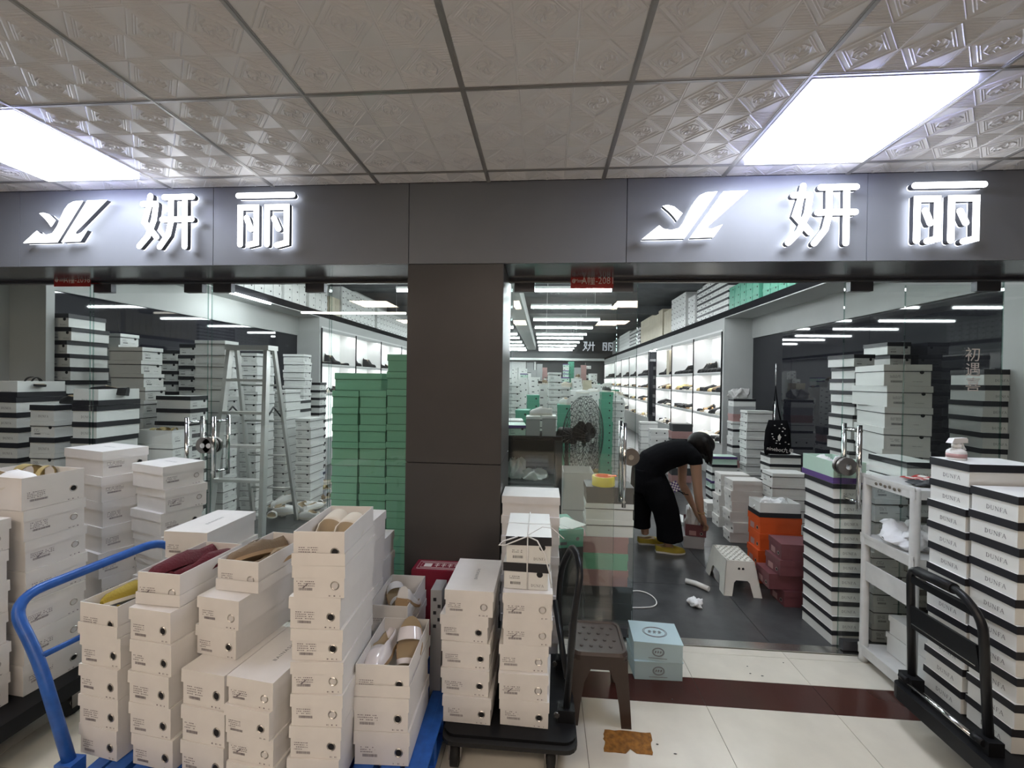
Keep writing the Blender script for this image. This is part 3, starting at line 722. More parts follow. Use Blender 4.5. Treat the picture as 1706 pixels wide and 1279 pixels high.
# ------------------------------------------------------------------ shoes
SM = {}
def shoe_meshes(style, mu, ms, mi='insole'):
    key = (style, mu, ms, mi)
    if key in SM: return SM[key]
    L = 0.235; n = 14; D = {}
    def wid(t): return 0.5*(0.062+0.030*math.sin(math.pi*min(1,max(0,(t-0.30)/0.62)))**0.9) * (1 if t > 0.06 else 0.72+0.28*t/0.06) * (1 if t < 0.86 else max(0.28, math.sqrt(max(0.02, 1-((t-0.86)/0.145)**2))))
    def off(t): return 0.006*math.sin(math.pi*t)
    ts = [0,0.03,0.08,0.16,0.26,0.36,0.46,0.56,0.66,0.76,0.84,0.91,0.96,1.0]
    heel = {'heel':0.045,'sneaker':0.012,'boot':0.018,'loafer':0.010,'sandal':0.014,'mule':0.018}.get(style, 0.01)
    def zsole(t): return heel*max(0, 1-t/0.55)**1.2 if style in ('heel','mule','boot') else heel*0.35*(1-t)
    th = 0.024 if style == 'sneaker' else 0.011
    m = MB(); R = []
    for t in ts:
        w_ = wid(t); x = off(t); zt = zsole(t)+th; zb_ = zsole(t) if style == 'heel' else 0.0
        yy = -L/2+t*L
        R.append([(x-w_,yy,zb_),(x+w_,yy,zb_),(x+w_*1.02,yy,zt),(x-w_*1.02,yy,zt)])
    m.rings(R, 0, False)
    if style == 'heel': m.hexa([(-.02,-L/2,0),(.02,-L/2,0),(.016,-L/2+.03,0),(-.016,-L/2+.03,0),(-.028,-L/2,heel),(.028,-L/2,heel),(.026,-L/2+.05,heel*.8),(-.026,-L/2+.05,heel*.8)])
    D['sole'] = m.mesh('sole', [ms])
    if style == 'sandal' or style == 'mule':
        m = MB(); R = []
        for t in ts:
            w_ = wid(t)*0.93; R.append([(off(t)-w_, -L/2+t*L, zsole(t)+th+.001), (off(t)+w_, -L/2+t*L, zsole(t)+th+.001)])
        for a, b in zip(R, R[1:]): m.quad(a[0], a[1], b[1], b[0])
        D['insole'] = m.mesh('insole', [mi])
        def strap(t0, t1, hh):
            m = MB(); rr = []
            for t in (t0, (t0+t1)/2, t1):
                w_ = wid(t)*1.0; z = zsole(t)+th*.4; rr.append([(off(t)-w_*math.cos(math.pi*i/10), -L/2+t*L, z+hh*math.sin(math.pi*i/10)**.7) for i in range(11)])
            m.rings(rr, 0, True, False, False, False)
            rr2 = [[(p[0]*0.96, p[1], p[2]-.003) for p in r] for r in rr]
            m.rings(rr2[::-1], 0, True, False, False, False); return m
        if style == 'mule': D['upper'] = strap(0.50, 0.97, 0.052).mesh('upper', [mu])
        else:
            D['strap'] = strap(0.62, 0.80, 0.050).mesh('strap', [mu])
            mm = strap(0.30, 0.37, 0.055); D['strap.001'] = mm.mesh('strap', [mu])
        SM[key] = D; return D
    def top(t):    # upper height above sole along the shoe
        if style == 'boot': h = 0.135 if t < 0.42 else 0.135-(t-0.42)/0.25*0.082 if t < 0.67 else 0.053-(t-0.67)*0.06
        elif style == 'sneaker': h = 0.062-t*0.02 if t < 0.2 else 0.056+max(0,t-0.2)*0.09 if t < 0.42 else 0.076-(t-0.42)*0.075
        elif style == 'heel': h = 0.048-t*0.05 if t < 0.6 else 0.020+(t-.6)*0.05 if t < .72 else 0.028
        else: h = 0.052-t*0.03 if t < 0.3 else 0.045+(t-0.3)*0.05 if t < 0.5 else 0.055-(t-0.5)*0.055
        return h*(1 if t < 0.9 else max(0.45, 1-((t-0.9)/0.1)**2*0.55))
    op0, op1 = {'boot':(0.02,0.40),'sneaker':(0.02,0.44),'heel':(0.02,0.66),'loafer':(0.02,0.46)}[style]
    m = MB(); R = []
    for t in ts:
        w_ = wid(t)*0.98; h = top(t); z = zsole(t)+th*0.8; x = off(t); yy = -L/2+t*L; r = []
        opn = op0 <= t <= op1
        for i in range(n+1):
            a = math.pi*i/n
            if opn:
                s = abs(1-2*i/n)      # 1 at rims .. 0 centre: wall up outside, back down inside
                k = min(i, n-i)/(n/2)
                side = -1 if i < n/2 else 1
                if i == n/2: r.append((x, yy, z+0.004)); continue
                if k <= 0.5: q = k/0.5; r.append((x+side*w_*(1-0.22*q*q), yy, z+h*q))
                else: q = (k-0.5)/0.5; r.append((x+side*w_*(0.74-0.10*q), yy, z+h*(1-q)+0.004*q))
            else: r.append((x-w_*math.cos(a), yy, z+h*math.sin(a)**0.65))
        R.append(r)
    f0_ = len(m.f); m.rings(R, 0, True, False, False, False)
    for i in range(len(ts)-1):
        if op0 <= ts[i] and ts[i+1] <= op1+.1:
            for j in range(n):
                if n*.25 <= j < n*.75: m.m[f0_+i*n+j] = 1
    m.add(R[0], [list(range(len(R[0])))[::-1]], 0, True); m.add(R[-1], [list(range(len(R[-1])))], 0, True)
    D['upper'] = m.mesh('upper', [mu, mi])
    if style == 'sneaker':
        m = MB()
        for k in range(5):
            t = 0.47+k*0.055; h = top(t)+zsole(t)+th*.8
            m.tube([(off(t)-0.018,-L/2+t*L-0.004,h-0.003),(off(t),-L/2+t*L,h+0.003),(off(t)+0.018,-L/2+t*L+0.004,h-0.003)], 0.0024, 5)
        D['laces'] = m.mesh('laces', ['shoe_white'])
    SM[key] = D
    return D
def shoe(style, mu, ms, loc, rot, label, group=None, sc=1.0, mi='insole', full=True):
    D = shoe_meshes(style, mu, ms, mi)
    t = thing('shoe', label, 'shoe', loc, rot, group, (sc,sc,sc))
    for k, me in D.items(): O(k.split('.')[0], me, t)
    return t
# ------------------------------------------------------------------ goods in the corridor
def fy(px, py): return at(px, py, Z=0).y
def Yc(px, dep):    # world depth of a point that shows at px, dep metres along the lens axis
    t = (px-853)/FPX; c, s = math.cos(YAW), math.sin(YAW)
    x = dep*t*c - dep*s; return dep*t*s + dep*c
P0 = 0.165
# blue trolley
stack('on blue trolley, second column from handle', 217, 1.40, 1010, P0, 'eye', -7, lod=2)
tr1, _ = stack('on blue trolley beside handle', 133, 1.42, 1053, P0, 'eye', -7, lod=2, top='tray')
z2 = at(217,1010,1.40).z
_, o2 = stack('with red shoes on blue trolley', 226, 1.42, 900, z2+.001, 'eye', -4, lod=2, n=1, ztop=z2+0.112, state='tray')
tr2 = o2[0]
stack('on blue trolley, low third column', 302, 1.38, 1113, P0, 'eye', -7, lod=2)
z3 = at(302,1113,1.38).z
stack('set back on blue trolley third column', 328, 1.455, 991, z3+.001, 'eye', -7, lod=2, n=2)
z3b = at(328,991,1.455).z
_, o3 = stack('with brown shoes on blue trolley', 358, 1.50, 900, z3b+.001, 'eye', -6, lod=2, n=1, ztop=z3b+0.112, state='tray')
tr3 = o3[0]
stack('on blue trolley beside tallest column', 380, 1.345, 1124, P0, 'eye', -7, lod=2, wob=1.5)
tr5, _ = stack('in blue trolley tallest column', 484, 1.36, 941, P0, 'eye', 3, lod=2, top='tray')
tr6, _ = stack('in blue trolley corner column', 588, 1.47, 1160, P0, 'wide', 2, lod=2, top='tray')
tr7, _ = stack('behind blue trolley corner column', 640, 1.80, 1000, P0, 'eye', 2, lod=2, ztop=0.45, X=at(655,961,2.09).x, top='tray')
stack('on blue trolley with long bare lid', 276, 1.745, 884, P0, 'wide', 0, lod=2)
stack('behind tallest column on blue trolley', 600, 1.69, 886, P0, 'eye', 2, corner='R', lod=1)
stack('farthest behind blue trolley tallest column', 618, 2.01, 918, P0, 'eye', -2, corner='R', lod=1, jit=0.003)
# boxes behind the blue handle
tr8, _ = stack('behind blue handle holding shoes', 39, 1.575, 852, 0.225, 'big', -5, 90, 'R', 2, top='open')
stack('beside blue handle at the picture edge', 16, 1.32, 862, 0.225, 'big', -1, 90, 'R', 2, X=at(15,862,1.545).x, ztop=at(15,862,1.545).z)
stack('behind blue handle by the glass', 169, 2.16, 753, 0.002, 'big', -17, 90, 'R', 2, wob=1.6)
stack('behind blue handle by long lid', 273, 2.20, 778, 0.002, 'bigs', -17, 90, 'R', 2, wob=1.8)
# stacks on the black middle trolley
M0 = 0.145
stack('on black middle trolley, lettered lid', 737, 1.72, 981, M0, 'wide', 0, lod=2, wob=1.8)
stack('on black middle trolley beside its handle', 834, 1.72, 985, M0, 'wide', 0, lod=2, wob=1.2)
zt = at(834,985,1.72).z
stack('tied with white string on middle trolley', 841, 1.745, 892, zt+.001, 'dun', 0, 180, lod=2, n=2, jit=0.002)
ztied = at(841,892,1.745).z
stack('behind the tied pair by the pillar', 836, 2.24, 826, 0.002, 'wide', 0, 90, lod=1)
# white and black stacks on the trolley at the picture edge
RX0 = 1.745
stack('under the spray bottle on black trolley', 1547, 1.88, 760, 0.20, 'dunr', 0, -90, lod=2, X=RX0, ztop=1.242, n=11, jit=0.004)
stack('nearest on the black trolley with lettered boxes', 1608, 1.695, 806, 0.20, 'dunr', 0, -90, lod=2, X=RX0+0.003, ztop=1.158, n=10, jit=0.004)
stack('in the row behind on black trolley', 1690, 1.70, 800, 0.20, 'dunr', 0, -90, lod=1, X=RX0+0.315, ztop=1.05, n=9, jit=0.004)
# pale blue cartons by the brown stool
yb = fy(1055, 1131)
for i in range(2):
    W, L, H = KIND['blue'][:3]
    c = at(1055, 1131, Z=0)
    o = one_box('blue', (c.x+W/2+(0.004 if i else 0), yb+L/2, i*0.0985+0.0005), math.radians(-3 if i else 1.5), f'pale blue carton with round seal, {"upper" if i else "lower"} of the pair by the brown stool', 'pale blue cartons', 1)
    m = MB(); y = -L/2+0.0012; R = 0.026
    for r, n_ in ((R, 26), (R*.86, 24)): m.tube([(r*1.15*math.cos(2*math.pi*k/n_), y, 0.05+r*.85*math.sin(2*math.pi*k/n_)) for k in range(n_)], 0.0011, 4, closed=True)
    for k in (-1, 0, 1): m.tube([(k*.013,y,.044),(k*.013,y,.057)], 0.001, 4).tube([(k*.013-.004,y,.054),(k*.013+.004,y,.054)], 0.001, 4).tube([(k*.013-.005,y,.05),(k*.013+.005,y,.05)], 0.001, 4).tube([(k*.013-.001,y,.049),(k*.013-.005,y,.044)], 0.001, 4)
    m.box(-.05, .045, y-.0004, y+.0004, .016, .018)
    O('round_seal', (m, ['print']), o)
    if i:
        m = MB(); z = H+.0004
        for r in (0.055, 0.049): m.tube([(r*1.15*math.cos(2*math.pi*k/30), r*.85*math.sin(2*math.pi*k/30), z) for k in range(30)], 0.0014, 4, closed=True)
        for k in (-1, 0, 1): m.tube([(k*.026,-.014,z),(k*.026,.014,z)], 0.0014, 4).tube([(k*.026-.008,.008,z),(k*.026+.008,.008,z)], 0.0014, 4).tube([(k*.026-.01,0,z),(k*.026+.01,0,z)], 0.0014, 4).tube([(k*.026-.002,-.002,z),(k*.026-.010,-.013,z)], 0.0014, 4)
        O('round_seal', (m, ['print']), o)
# red gift carton and grey carton behind the middle trolley
a = at(688, 945, 2.13)
t = thing('gift_carton', 'dark red printed carton beside the pillar foot', 'carton', (a.x, 2.105, 0.0))
wd = 0.26
O('body', (MB().box(0, wd, 0, 0.125, 0.002, a.z), ['card_red']), t)
m = MB()
for q in (0.02, 0.035): 
    m.tube([(q,q,a.z),(wd-q,q,a.z),(wd-q,.125-q,a.z),(q,.125-q,a.z)], 0.0012, 4, closed=True)
m.box(0.05,0.09,0.045,0.08,a.z,a.z+.0006)
for k in range(4): m.box(0.105+k*.034, 0.13+k*.034, 0.06, 0.064, a.z, a.z+.0006).box(0.115+k*.034, 0.119+k*.034, 0.045, 0.085, a.z, a.z+.0006).box(0.105+k*.034, 0.13+k*.034, 0.075, 0.078, a.z, a.z+.0006)
O('printed_pattern', (m, ['print_light']), t)
a = at(722, 958, 2.0)
t = thing('patterned_carton', 'grey carton with dark squares between red carton and middle trolley', 'carton', (at(718,960,1.86).x, 1.86, 0.0))
O('body', (MB().box(0, .05, 0, 0.10, 0.15, a.z), ['card_grey']), t); O('body', (MB().box(0, .05, 0, 0.10, 0.002, 0.15), ['card_grey']), t)
m = MB()
for k in range(5): m.box(0.012+.02*(k%2), 0.026+.02*(k%2), -.001, 0, a.z-.05-k*.03, a.z-.035-k*.03)
O('printed_pattern', (m, ['card_black']), t)
# string round the tied pair
t = thing('white_string', 'white plastic string tied round two stacked boxes on middle trolley', 'string', (0,0,0))
b0 = at(841, 892, 1.745); cx = b0.x+0.095; zt2 = ztied+0.003; y0, y1 = 1.742, 2.058
m = MB()
m.tube([(cx,y0,zt+.004),(cx,y0,zt2),(cx,y1,zt2),(cx,y1,zt+.1)], 0.0028, 6)
m.tube([(b0.x-.003,1.90,zt+.01),(b0.x-.003,1.90,zt2),(cx,1.89,zt2+.002),(b0.x+.193,1.90,zt2),(b0.x+.193,1.90,zt+.01)], 0.0022, 6)
m.tube([(cx,y0-.002,zt2),(cx-.03,y0-.01,zt2-.01),(cx-.09,y0-.03,zt2-.03),(cx-.115,y0-.035,zt2-.028),(cx-.10,y0-.02,zt2-.018),(cx-.04,y0-.008,zt2)], 0.003, 6)
m.tube([(cx,y0-.002,zt2),(cx+.04,y0-.02,zt2-.01),(cx+.07,y0-.03,zt2-.06),(cx+.09,y0-.028,zt2-.13),(cx+.10,y0-.015,zt2-.20)], 0.0032, 6)
m.tube([(cx,y0-.002,zt2+.004),(cx+.06,y0+.03,zt2+.03),(cx+.10,y0+.02,zt2+.03),(cx+.15,y0,zt2-.005)], 0.0018, 6)
O('cord', (m, ['shoe_white']), t)
# ---- trolleys
def wheel(t, x, y, r=0.05, m='rubber'):
    mb = MB().cyl((x-.016, y, r), (x+.016, y, r), r, 20).cyl((x-.018, y, r), (x+.018, y, r), r*.35, 12, 1)
    w_ = O('wheel', (mb, [m, 'steel']), t)
    O('fork', (MB().box(x-.026, x-.020, y-.02, y+.02, r*.6, 2.1*r).box(x+.020, x+.026, y-.02, y+.02, r*.6, 2.1*r).box(x-.026, x+.026, y-.03, y+.03, 2.1*r, 2.1*r+.006), ['steel_dark']), t)
def rounded_slab(x0, x1, y0, y1, z0, z1, r, mname):
    P = []
    for cx, cy, a in ((x1-r,y0+r,-90),(x1-r,y1-r,0),(x0+r,y1-r,90),(x0+r,y0+r,180)):
        for k in range(5): q = math.radians(a+k*22.5); P.append((cx+r*math.cos(q), cy+r*math.sin(q)))
    return MB().prism(P, z0, z1).mesh('platform', [mname])
# blue trolley: pallet-like deck with slots, tube handle
t = thing('blue_trolley', 'blue platform trolley with bent tube handle carrying cream shoe boxes', 'trolley', (0,0,0))
m = MB(); bx0, bx1, by0, by1 = -1.60, -0.435, 1.30, 2.09
m.box(bx0, bx1, by0, by0+.05, P0-.06, P0-.002).box(bx0, bx1, by1-.05, by1, P0-.06, P0-.002).box(bx0, bx0+.05, by0+.05, by1-.05, P0-.06, P0-.002).box(bx1-.045, bx1, by0+.05, by1-.05, P0-.06, P0-.002)
for k in range(1, 12): x = bx0+k*(bx1-bx0)/12; m.box(x-.035, x+.035, by0+.05, by1-.05, P0-.05, P0-.002)
for k in range(1, 4): y = by0+k*(by1-by0)/4; m.box(bx0+.05, bx1-.045, y-.03, y+.03, P0-.055, P0-.051)
O('platform', (m, ['blue_paint']), t)
m = MB()
for k in range(6):
    y = by0+.02+k*(by1-by0-.04)/5; m.box(bx1-.005, bx1+.03, y-.02, y+.02, P0-.10, P0-.012)
m.box(bx1-.005, bx1+.035, by0, by1, P0-.012, P0-.003).box(bx1-.005, bx1+.035, by0, by1, P0-.11, P0-.10)
O('side_rail', (m, ['blue_paint']), t)
for x in (-1.45, -.55):
    for y in (1.42, 2.0): wheel(t, x, y, 0.045)
def arc_pts(P, r=0.09, k=6):
    out = [Vector(P[0])]
    for a, b, c in zip(P, P[1:], P[2:]):
        a, b, c = Vector(a), Vector(b), Vector(c); u = (a-b).normalized(); v = (c-b).normalized()
        rr = min(r, (a-b).length*.45, (c-b).length*.45)
        for i in range(k+1):
            q = i/k; out.append((b+u*rr)*(1-q)**2 + b*2*q*(1-q) + (b+v*rr)*q*q)
    out.append(Vector(P[-1])); return out
hb = at(118, 1275, 1.36); hm = at(62, 1090, 1.40); ht = at(14, 1000, 1.42); hf = at(285, 893, 1.93); hfb = Vector((-1.62, 1.93, 0.22))
m = MB().tube(arc_pts([hb, hm, ht, hf, hfb], 0.12, 7), 0.0185, 14)
O('handle', (m, ['blue_paint']), t)
c0 = at(66, 1094, 1.40); c1 = at(152, 1052, 1.62)
O('cross_bar', (MB().tube([c0, c1, Vector((-1.72,1.9,c1.z))], 0.011, 10), ['blue_paint']), t)
O('bracket', (MB().box(hb.x-.035, hb.x+.03, 1.335, 1.385, P0-.05, P0+.035), ['blue_paint']), t)
# black low trolley under the boxes behind the blue handle
t = thing('dark_trolley', 'dark low platform under the large cream boxes behind blue handle', 'trolley', (0,0,0))
O('platform', rounded_slab(-2.95, -2.03, 1.27, 1.88, 0.16, 0.224, 0.05, 'black_plastic'), t)
for x in (-2.8, -2.15):
    for y in (1.40, 1.78): wheel(t, x, y, 0.06)
# black middle trolley with folding handle
t = thing('black_trolley', 'black folding platform trolley carrying two stacks of cream boxes', 'trolley', (0,0,0))
mx0, mx1 = at(733,1220,1.62).x, at(962,1222,1.64).x
O('platform', rounded_slab(mx0, mx1, 1.66, 2.20, 0.105, 0.144, 0.05, 'black_plastic'), t)
O('deck_edge', rounded_slab(mx0-.004, mx1+.004, 1.636, 2.204, 0.115, 0.132, 0.05, 'rubber'), t)
for x in (mx0+.05, mx1-.10):
    for y in (1.69, 2.12): wheel(t, x, y, 0.048)
p0 = at(943, 1188, 1.78); p1 = at(957, 1020, 1.80); p2 = at(969, 950, 1.84); p3 = at(955, 905, 1.96); p4 = at(935, 945, 2.08); p5 = at(930, 1010, 2.12); p6 = Vector((p0.x, 2.10, 0.19))
O('handle', (MB().tube(arc_pts([p0, p1, p2, p3, p4, p5, p6], 0.08, 4), 0.0145, 12), ['black_metal']), t)
q0, q1 = at(945, 1130, 1.80), at(924, 1000, 2.02)
O('brace', (MB().tube([q0, (q0+q1)/2, q1], 0.013, 8), ['black_metal']), t)
for y in (1.78, 2.10): O('hinge_bracket', (MB().box(p0.x-.035, p0.x+.035, y-.025, y+.025, 0.144, 0.195).cyl((p0.x-.04,y-.027,.175),(p0.x-.04,y-.02,.175),.012,10,1), ['black_plastic','steel']), t)
# black trolley at the edge of the picture, handle folded up
t = thing('black_trolley', 'black platform trolley with folded handle under lettered white boxes', 'trolley', (0,0,0))
O('platform', rounded_slab(1.62, 2.5, 1.50, 2.09, 0.135, 0.198, 0.04, 'black_plastic'), t)
for x in (1.86, 2.4):
    for y in (1.62, 1.98): wheel(t, x, y, 0.06)
f0, f1 = at(1531,1122,1.93), at(1526,958,1.93); n1, n0 = at(1622,985,1.66), at(1638,1226,1.62)
hx = 1.685
A = [(hx, 2.05, .21), (hx-.012, 2.055, .70), (hx-.02, 2.03, .735), (hx-.02, 1.81, .745), (hx-.012, 1.735, .67), (hx, 1.715, .21)]
O('handle', (MB().tube(arc_pts(A, 0.06, 5), 0.0155, 12), ['black_metal']), t)
O('grip', (MB().tube([(hx-.02,2.01,.737),(hx-.02,1.84,.743)], 0.022, 12).box(hx-.026, hx-.012, 1.76, 2.035, .675, .705), ['black_plastic']), t)
O('cross_plate', (MB().hexa([(hx-.018,1.735,.47),(hx-.006,1.735,.47),(hx-.006,2.04,.47),(hx-.018,2.04,.47),(hx-.022,1.75,.57),(hx-.01,1.75,.57),(hx-.01,2.045,.57),(hx-.022,2.045,.57)]).box(hx-.0215,hx-.02,1.75,2.035,.488,.492,1), ['black_plastic','steel']), t)
for y in (2.045, 1.715): O('hinge_bracket', (MB().box(hx-.035, hx+.02, y-.035, y+.035, .198, .25).cyl((hx-.036,y-.02,.235),(hx-.036,y+.02,.235),.014,12), ['black_plastic']), t)
O('hinge_rod', (MB().cyl((hx-.03,1.73,.222),(hx-.03,2.03,.222),0.010,12), ['chrome']), t)
# ---- white plastic rack beside it
t = thing('plastic_rack', 'white three-tier plastic rack between doorway and lettered boxes', 'rack', (0,0,0))
ka, kb = at(1437, 1096, Z=0), at(1520, 1174, Z=0)
kx = (ka.x+kb.x)/2; ky1, ky0 = ka.y-.02, kb.y+.02; kw = 0.46
kz = at(1535, 812, ky0).z
def post(x, y):
    m = MB().tube([(x,y,0),(x,y,.02),(x,y,.03),(x,y,kz-.02),(x,y,kz)], [.024,.024,.021,.021,.018], 12)
    O('post', (m, ['white_rack']), t)
for x in (kx, kx+kw):
    for y in (ky0, ky1): post(x, y)
shelf_z = [0.085, at(1530,930,ky0).z, kz-.012]
for k, z in enumerate(shelf_z):
    m = MB(); x0, x1, y0, y1 = kx-.018, kx+kw+.018, ky0-.018, ky1+.018
    m.box(x0, x1, y0, y1, z-.006, z).box(x0, x1, y0, y0+.008, z-.045, z-.006).box(x0, x1, y1-.008, y1, z-.045, z-.006).box(x0, x0+.008, y0+.008, y1-.008, z-.045, z-.006).box(x1-.008, x1, y0+.008, y1-.008, z-.045, z-.006)
    m.box(x0-.002, x0+.004, y0, y1, z-.006, z+.012).box(x1-.004, x1, y0, y1, z-.006, z+.012)
    if k == 2:
        for q in range(6): m.ell((x0-.002, y0+.09+q*.03, z-.02-.004*(q%2)), .002, .010, .009, 1, 10, 6)
    O('shelf', (m, ['white_rack','grout']), t)
zz = at(1500, 995, ky0).z
O('side_panel', (MB().box(kx-.012, kx-.004, ky0, ky1, zz-.05, zz+.055), ['white_rack']), t)
def crumple(name, label, cat, c, rx, ry, rz, mname, seed, folds=7):
    rnd = random.Random(seed); m = MB(); n, k = 40, 18; R = []
    ph = [rnd.uniform(0, 6.28) for _ in range(folds)]
    for i in range(1, k):
        a = math.pi*i/k; ring = []
        for j in range(n):
            b = 2*math.pi*j/n
            s = 1+0.16*math.sin(3*b+ph[0]+2*a)+0.13*math.sin(5*b+ph[1]-3*a)+0.10*math.sin(9*b+ph[2]+4*a)+rnd.uniform(-.09,.09)
            zc = -math.cos(a); zc = max(zc, -0.9)
            ring.append((rx*s*math.sin(a)**.7*math.cos(b), ry*s*math.sin(a)**.7*math.sin(b), rz*(zc+.9)*(0.75+0.35*math.sin(4*b+ph[3])*math.sin(a)+rnd.uniform(-.1,.1))))
        R.append(ring)
    m.rings(R, 0, True)
    zmin = min(v[2] for v in m.v)
    o = O(name, (m, [mname]), None, (c[0], c[1], c[2]-zmin+.0008)); return T(o, label, cat)
crumple('plastic_bag', 'crumpled clear plastic bags on the middle rack shelf', 'plastic bag', (kx+.13, (ky0+ky1)/2, shelf_z[1]), .13, .13, .075, 'tissue', 3)
crumple('plastic_bag', 'loose clear plastic bag behind others on the rack shelf', 'plastic bag', (kx+.36, (ky0+ky1)/2+.02, shelf_z[1]), .09, .10, .06, 'tissue', 5)
crumple('cleaning_cloth', 'dark rag on the top rack shelf', 'cloth', (kx+.13, ky0+.09, shelf_z[2]+.0), .07, .06, .016, 'card_dark', 8)
m = MB(); n = 10
for i in range(n):
    for j in range(n):
        q = lambda a, b: (a*.017, b*.017, .008+.006*math.sin(a*.9)*math.cos(b*.7))
        m.add([q(i,j),q(i+1,j),q(i+1,j+1),q(i,j+1)], [(0,1,2,3)], 1 if (i % 3 == 0 or j % 3 == 0) else 0)
T(O('checked_cloth', (m, ['paper','sign_red']), None, (kx+.19, ky0+.10, shelf_z[2]+.002), (0,0,.4)), 'red and white checked cloth on the top rack shelf', 'cloth')
for i, (w_, l_, h_, dx) in enumerate(((.26,.24,.11,.10),(.28,.22,.10,.12))):
    z = .0858+(.112 if i else 0)
    o = thing('storage_carton', ('upper' if i else 'lower')+' white carton on the bottom rack shelf', 'carton', (kx+.07+dx*.2, ky0+.03, z), (0,0,.03*i), 'cartons on the rack')
    O('body', (MB().box(0, w_, 0, l_, .001, h_-.03), ['card_white']), o); O('lid', (MB().box(-.004, w_+.004, -.004, l_+.004, h_-.03, h_), ['card_white']), o)
# spray bottle on the tall lettered stack
c = at(1593, 762, 1.86); zt_ = 1.2425
t = thing('spray_bottle', 'white trigger spray bottle on top of the lettered boxes', 'spray bottle', (at(1585,757,2.0).x+.02, 2.0, zt_), (0,0,0.3))
def lathe(prof, n=18): 
    m = MB(); m.rings([[(r*math.cos(2*math.pi*j/n), r*math.sin(2*math.pi*j/n), z) for j in range(n)] for r, z in prof]); return m
O('bottle', (lathe([(.030,0),(.033,.004),(.033,.03),(.031,.038),(.018,.047),(.014,.05)]), ['shoe_white']), t)
O('label', (lathe([(.0336,.008),(.0336,.026)]), ['card_rose']), t)
O('collar', (lathe([(.016,.05),(.016,.066)]), ['shoe_white']), t)
O('trigger_head', (MB().hexa([(-.045,-.012,.072),(.05,-.012,.072),(.05,.012,.072),(-.045,.012,.072),(-.03,-.010,.092),(.045,-.010,.094),(.045,.010,.094),(-.03,.010,.092)]).cyl((.05,0,.083),(.058,0,.083),.007,10).tube([(.03,0,.07),(.038,0,.055),(.05,0,.04)], .005, 8).cyl((0,0,.064),(0,0,.074),.012,12), ['shoe_white']), t)
# brown plastic stool
c0 = at(1000, 1205, Z=0); sy = fy(1045, 1207)
sx0, sx1 = at(952, 1100, sy).x, at(1047, 1100, sy).x
shh = 0.325; sw = (sx1-sx0)/2; scx, scy = (sx0+sx1)/2, sy+.125
t = thing('plastic_stool', 'brown moulded plastic stool beside the pale blue cartons', 'stool', (scx, scy, 0))
def rr_ring(hx_, hy_, r, z, k=5):
    P = []
    for cx, cy, a in ((hx_-r,-hy_+r,-90),(hx_-r,hy_-r,0),(-hx_+r,hy_-r,90),(-hx_+r,-hy_+r,180)):
        for i in range(k): q = math.radians(a+i*90/(k-1)); P.append((cx+r*math.cos(q), cy+r*math.sin(q), z))
    return P
hx_, hy_ = sw*.98, .135
m = MB().rings([rr_ring(hx_+.004,hy_+.004,.04,shh-.035), rr_ring(hx_+.004,hy_+.004,.04,shh-.012), rr_ring(hx_-.004,hy_-.004,.04,shh), rr_ring(hx_-.014,hy_-.014,.035,shh), rr_ring(hx_-.018,hy_-.018,.033,shh-.006)], 0, False)
O('seat', (m, ['brown_plastic']), t)
m = MB()
for i in range(4):
    for j in range(4): m.ell(((i-1.5)*.045+(.012 if j % 2 else -.012), (j-1.5)*.05, shh-.005), .009, .009, .003, 0, 8, 6)
O('seat_knobs', (m, ['brown_plastic']), t)
for sx_ in (-1, 1):
    for sy_ in (-1, 1):
        R = []
        for z, w_, off in ((0,.045,.016),(.1,.050,.010),(.19,.060,.004),(.25,.085,0),(shh-.03,.115,-.002)):
            x1_, y1_ = sx_*(hx_+off), sy_*(hy_+off); x0_, y0_ = x1_-sx_*w_, y1_-sy_*w_; th = .007
            # L-shaped leg
            P = [(x1_,y1_,z),(x1_,y0_,z),(x1_-sx_*th,y0_,z),(x1_-sx_*th,y1_-sy_*th,z),(x0_,y1_-sy_*th,z),(x0_,y1_,z)]
            R.append(P if sx_*sy_ > 0 else P[::-1])
        O('leg', (MB().rings(R, 0, False), ['brown_plastic']), t)
for a, b in (((-hx_+.08,-hy_),(hx_-.08,-hy_)),((-hx_+.08,hy_-.006),(hx_-.08,hy_-.006))): O('apron', (MB().box(a[0], b[0], a[1]-.001, a[1]+.006, shh-.075, shh-.03), ['brown_plastic']), t)
for x in (-hx_, hx_-.006): O('apron', (MB().box(x-.001, x+.006, -hy_+.08, hy_-.08, shh-.075, shh-.03), ['brown_plastic']), t)
# dried mustard-coloured patch on the tiles
c = at(1046, 1236, Z=0); rnd = random.Random(4); P = []
a, b = at(1008,1250,Z=0), at(1085,1218,Z=0)
w_, h_ = (b.x-a.x)/2*.92, (b.y-a.y)/2*.95
for side in range(4):
    for k in range(9):
        q = -1+2*k/9; e_ = rnd.uniform(-.05,.05)
        P.append([(q,-1+e_),(1+e_,q),(-q,1+e_),(-1+e_,-q)][side])
P = [((p[0]+.08*p[1])*w_, (p[1] if not (p[1] < -.8 and -.1 < p[0] < .3) else -.62)*h_) for p in P]
T(O('glue_patch', (MB().prism(P, 0.0003, 0.0022), ['mustard']), None, (c.x, c.y, 0)), 'mustard-brown dried patch on the cream floor tile', 'floor mark')
for i, (px, py) in enumerate(((1120,1165),(1095,1240),(1125,1256),(1245,1110),(1250,1122),(1270,1126),(1305,1104),(1030,1145))):
    p = at(px, py, Z=0); T(O('floor_crumb', (MB().ell((0,0,.0015), .004+.002*(i%3), .003, .0015, 0, 6, 4), ['card_dark']), None, (p.x, p.y, 0.0002)), 'tiny dark crumb on the cream floor tiles', 'crumb', 'crumbs on the corridor tiles')
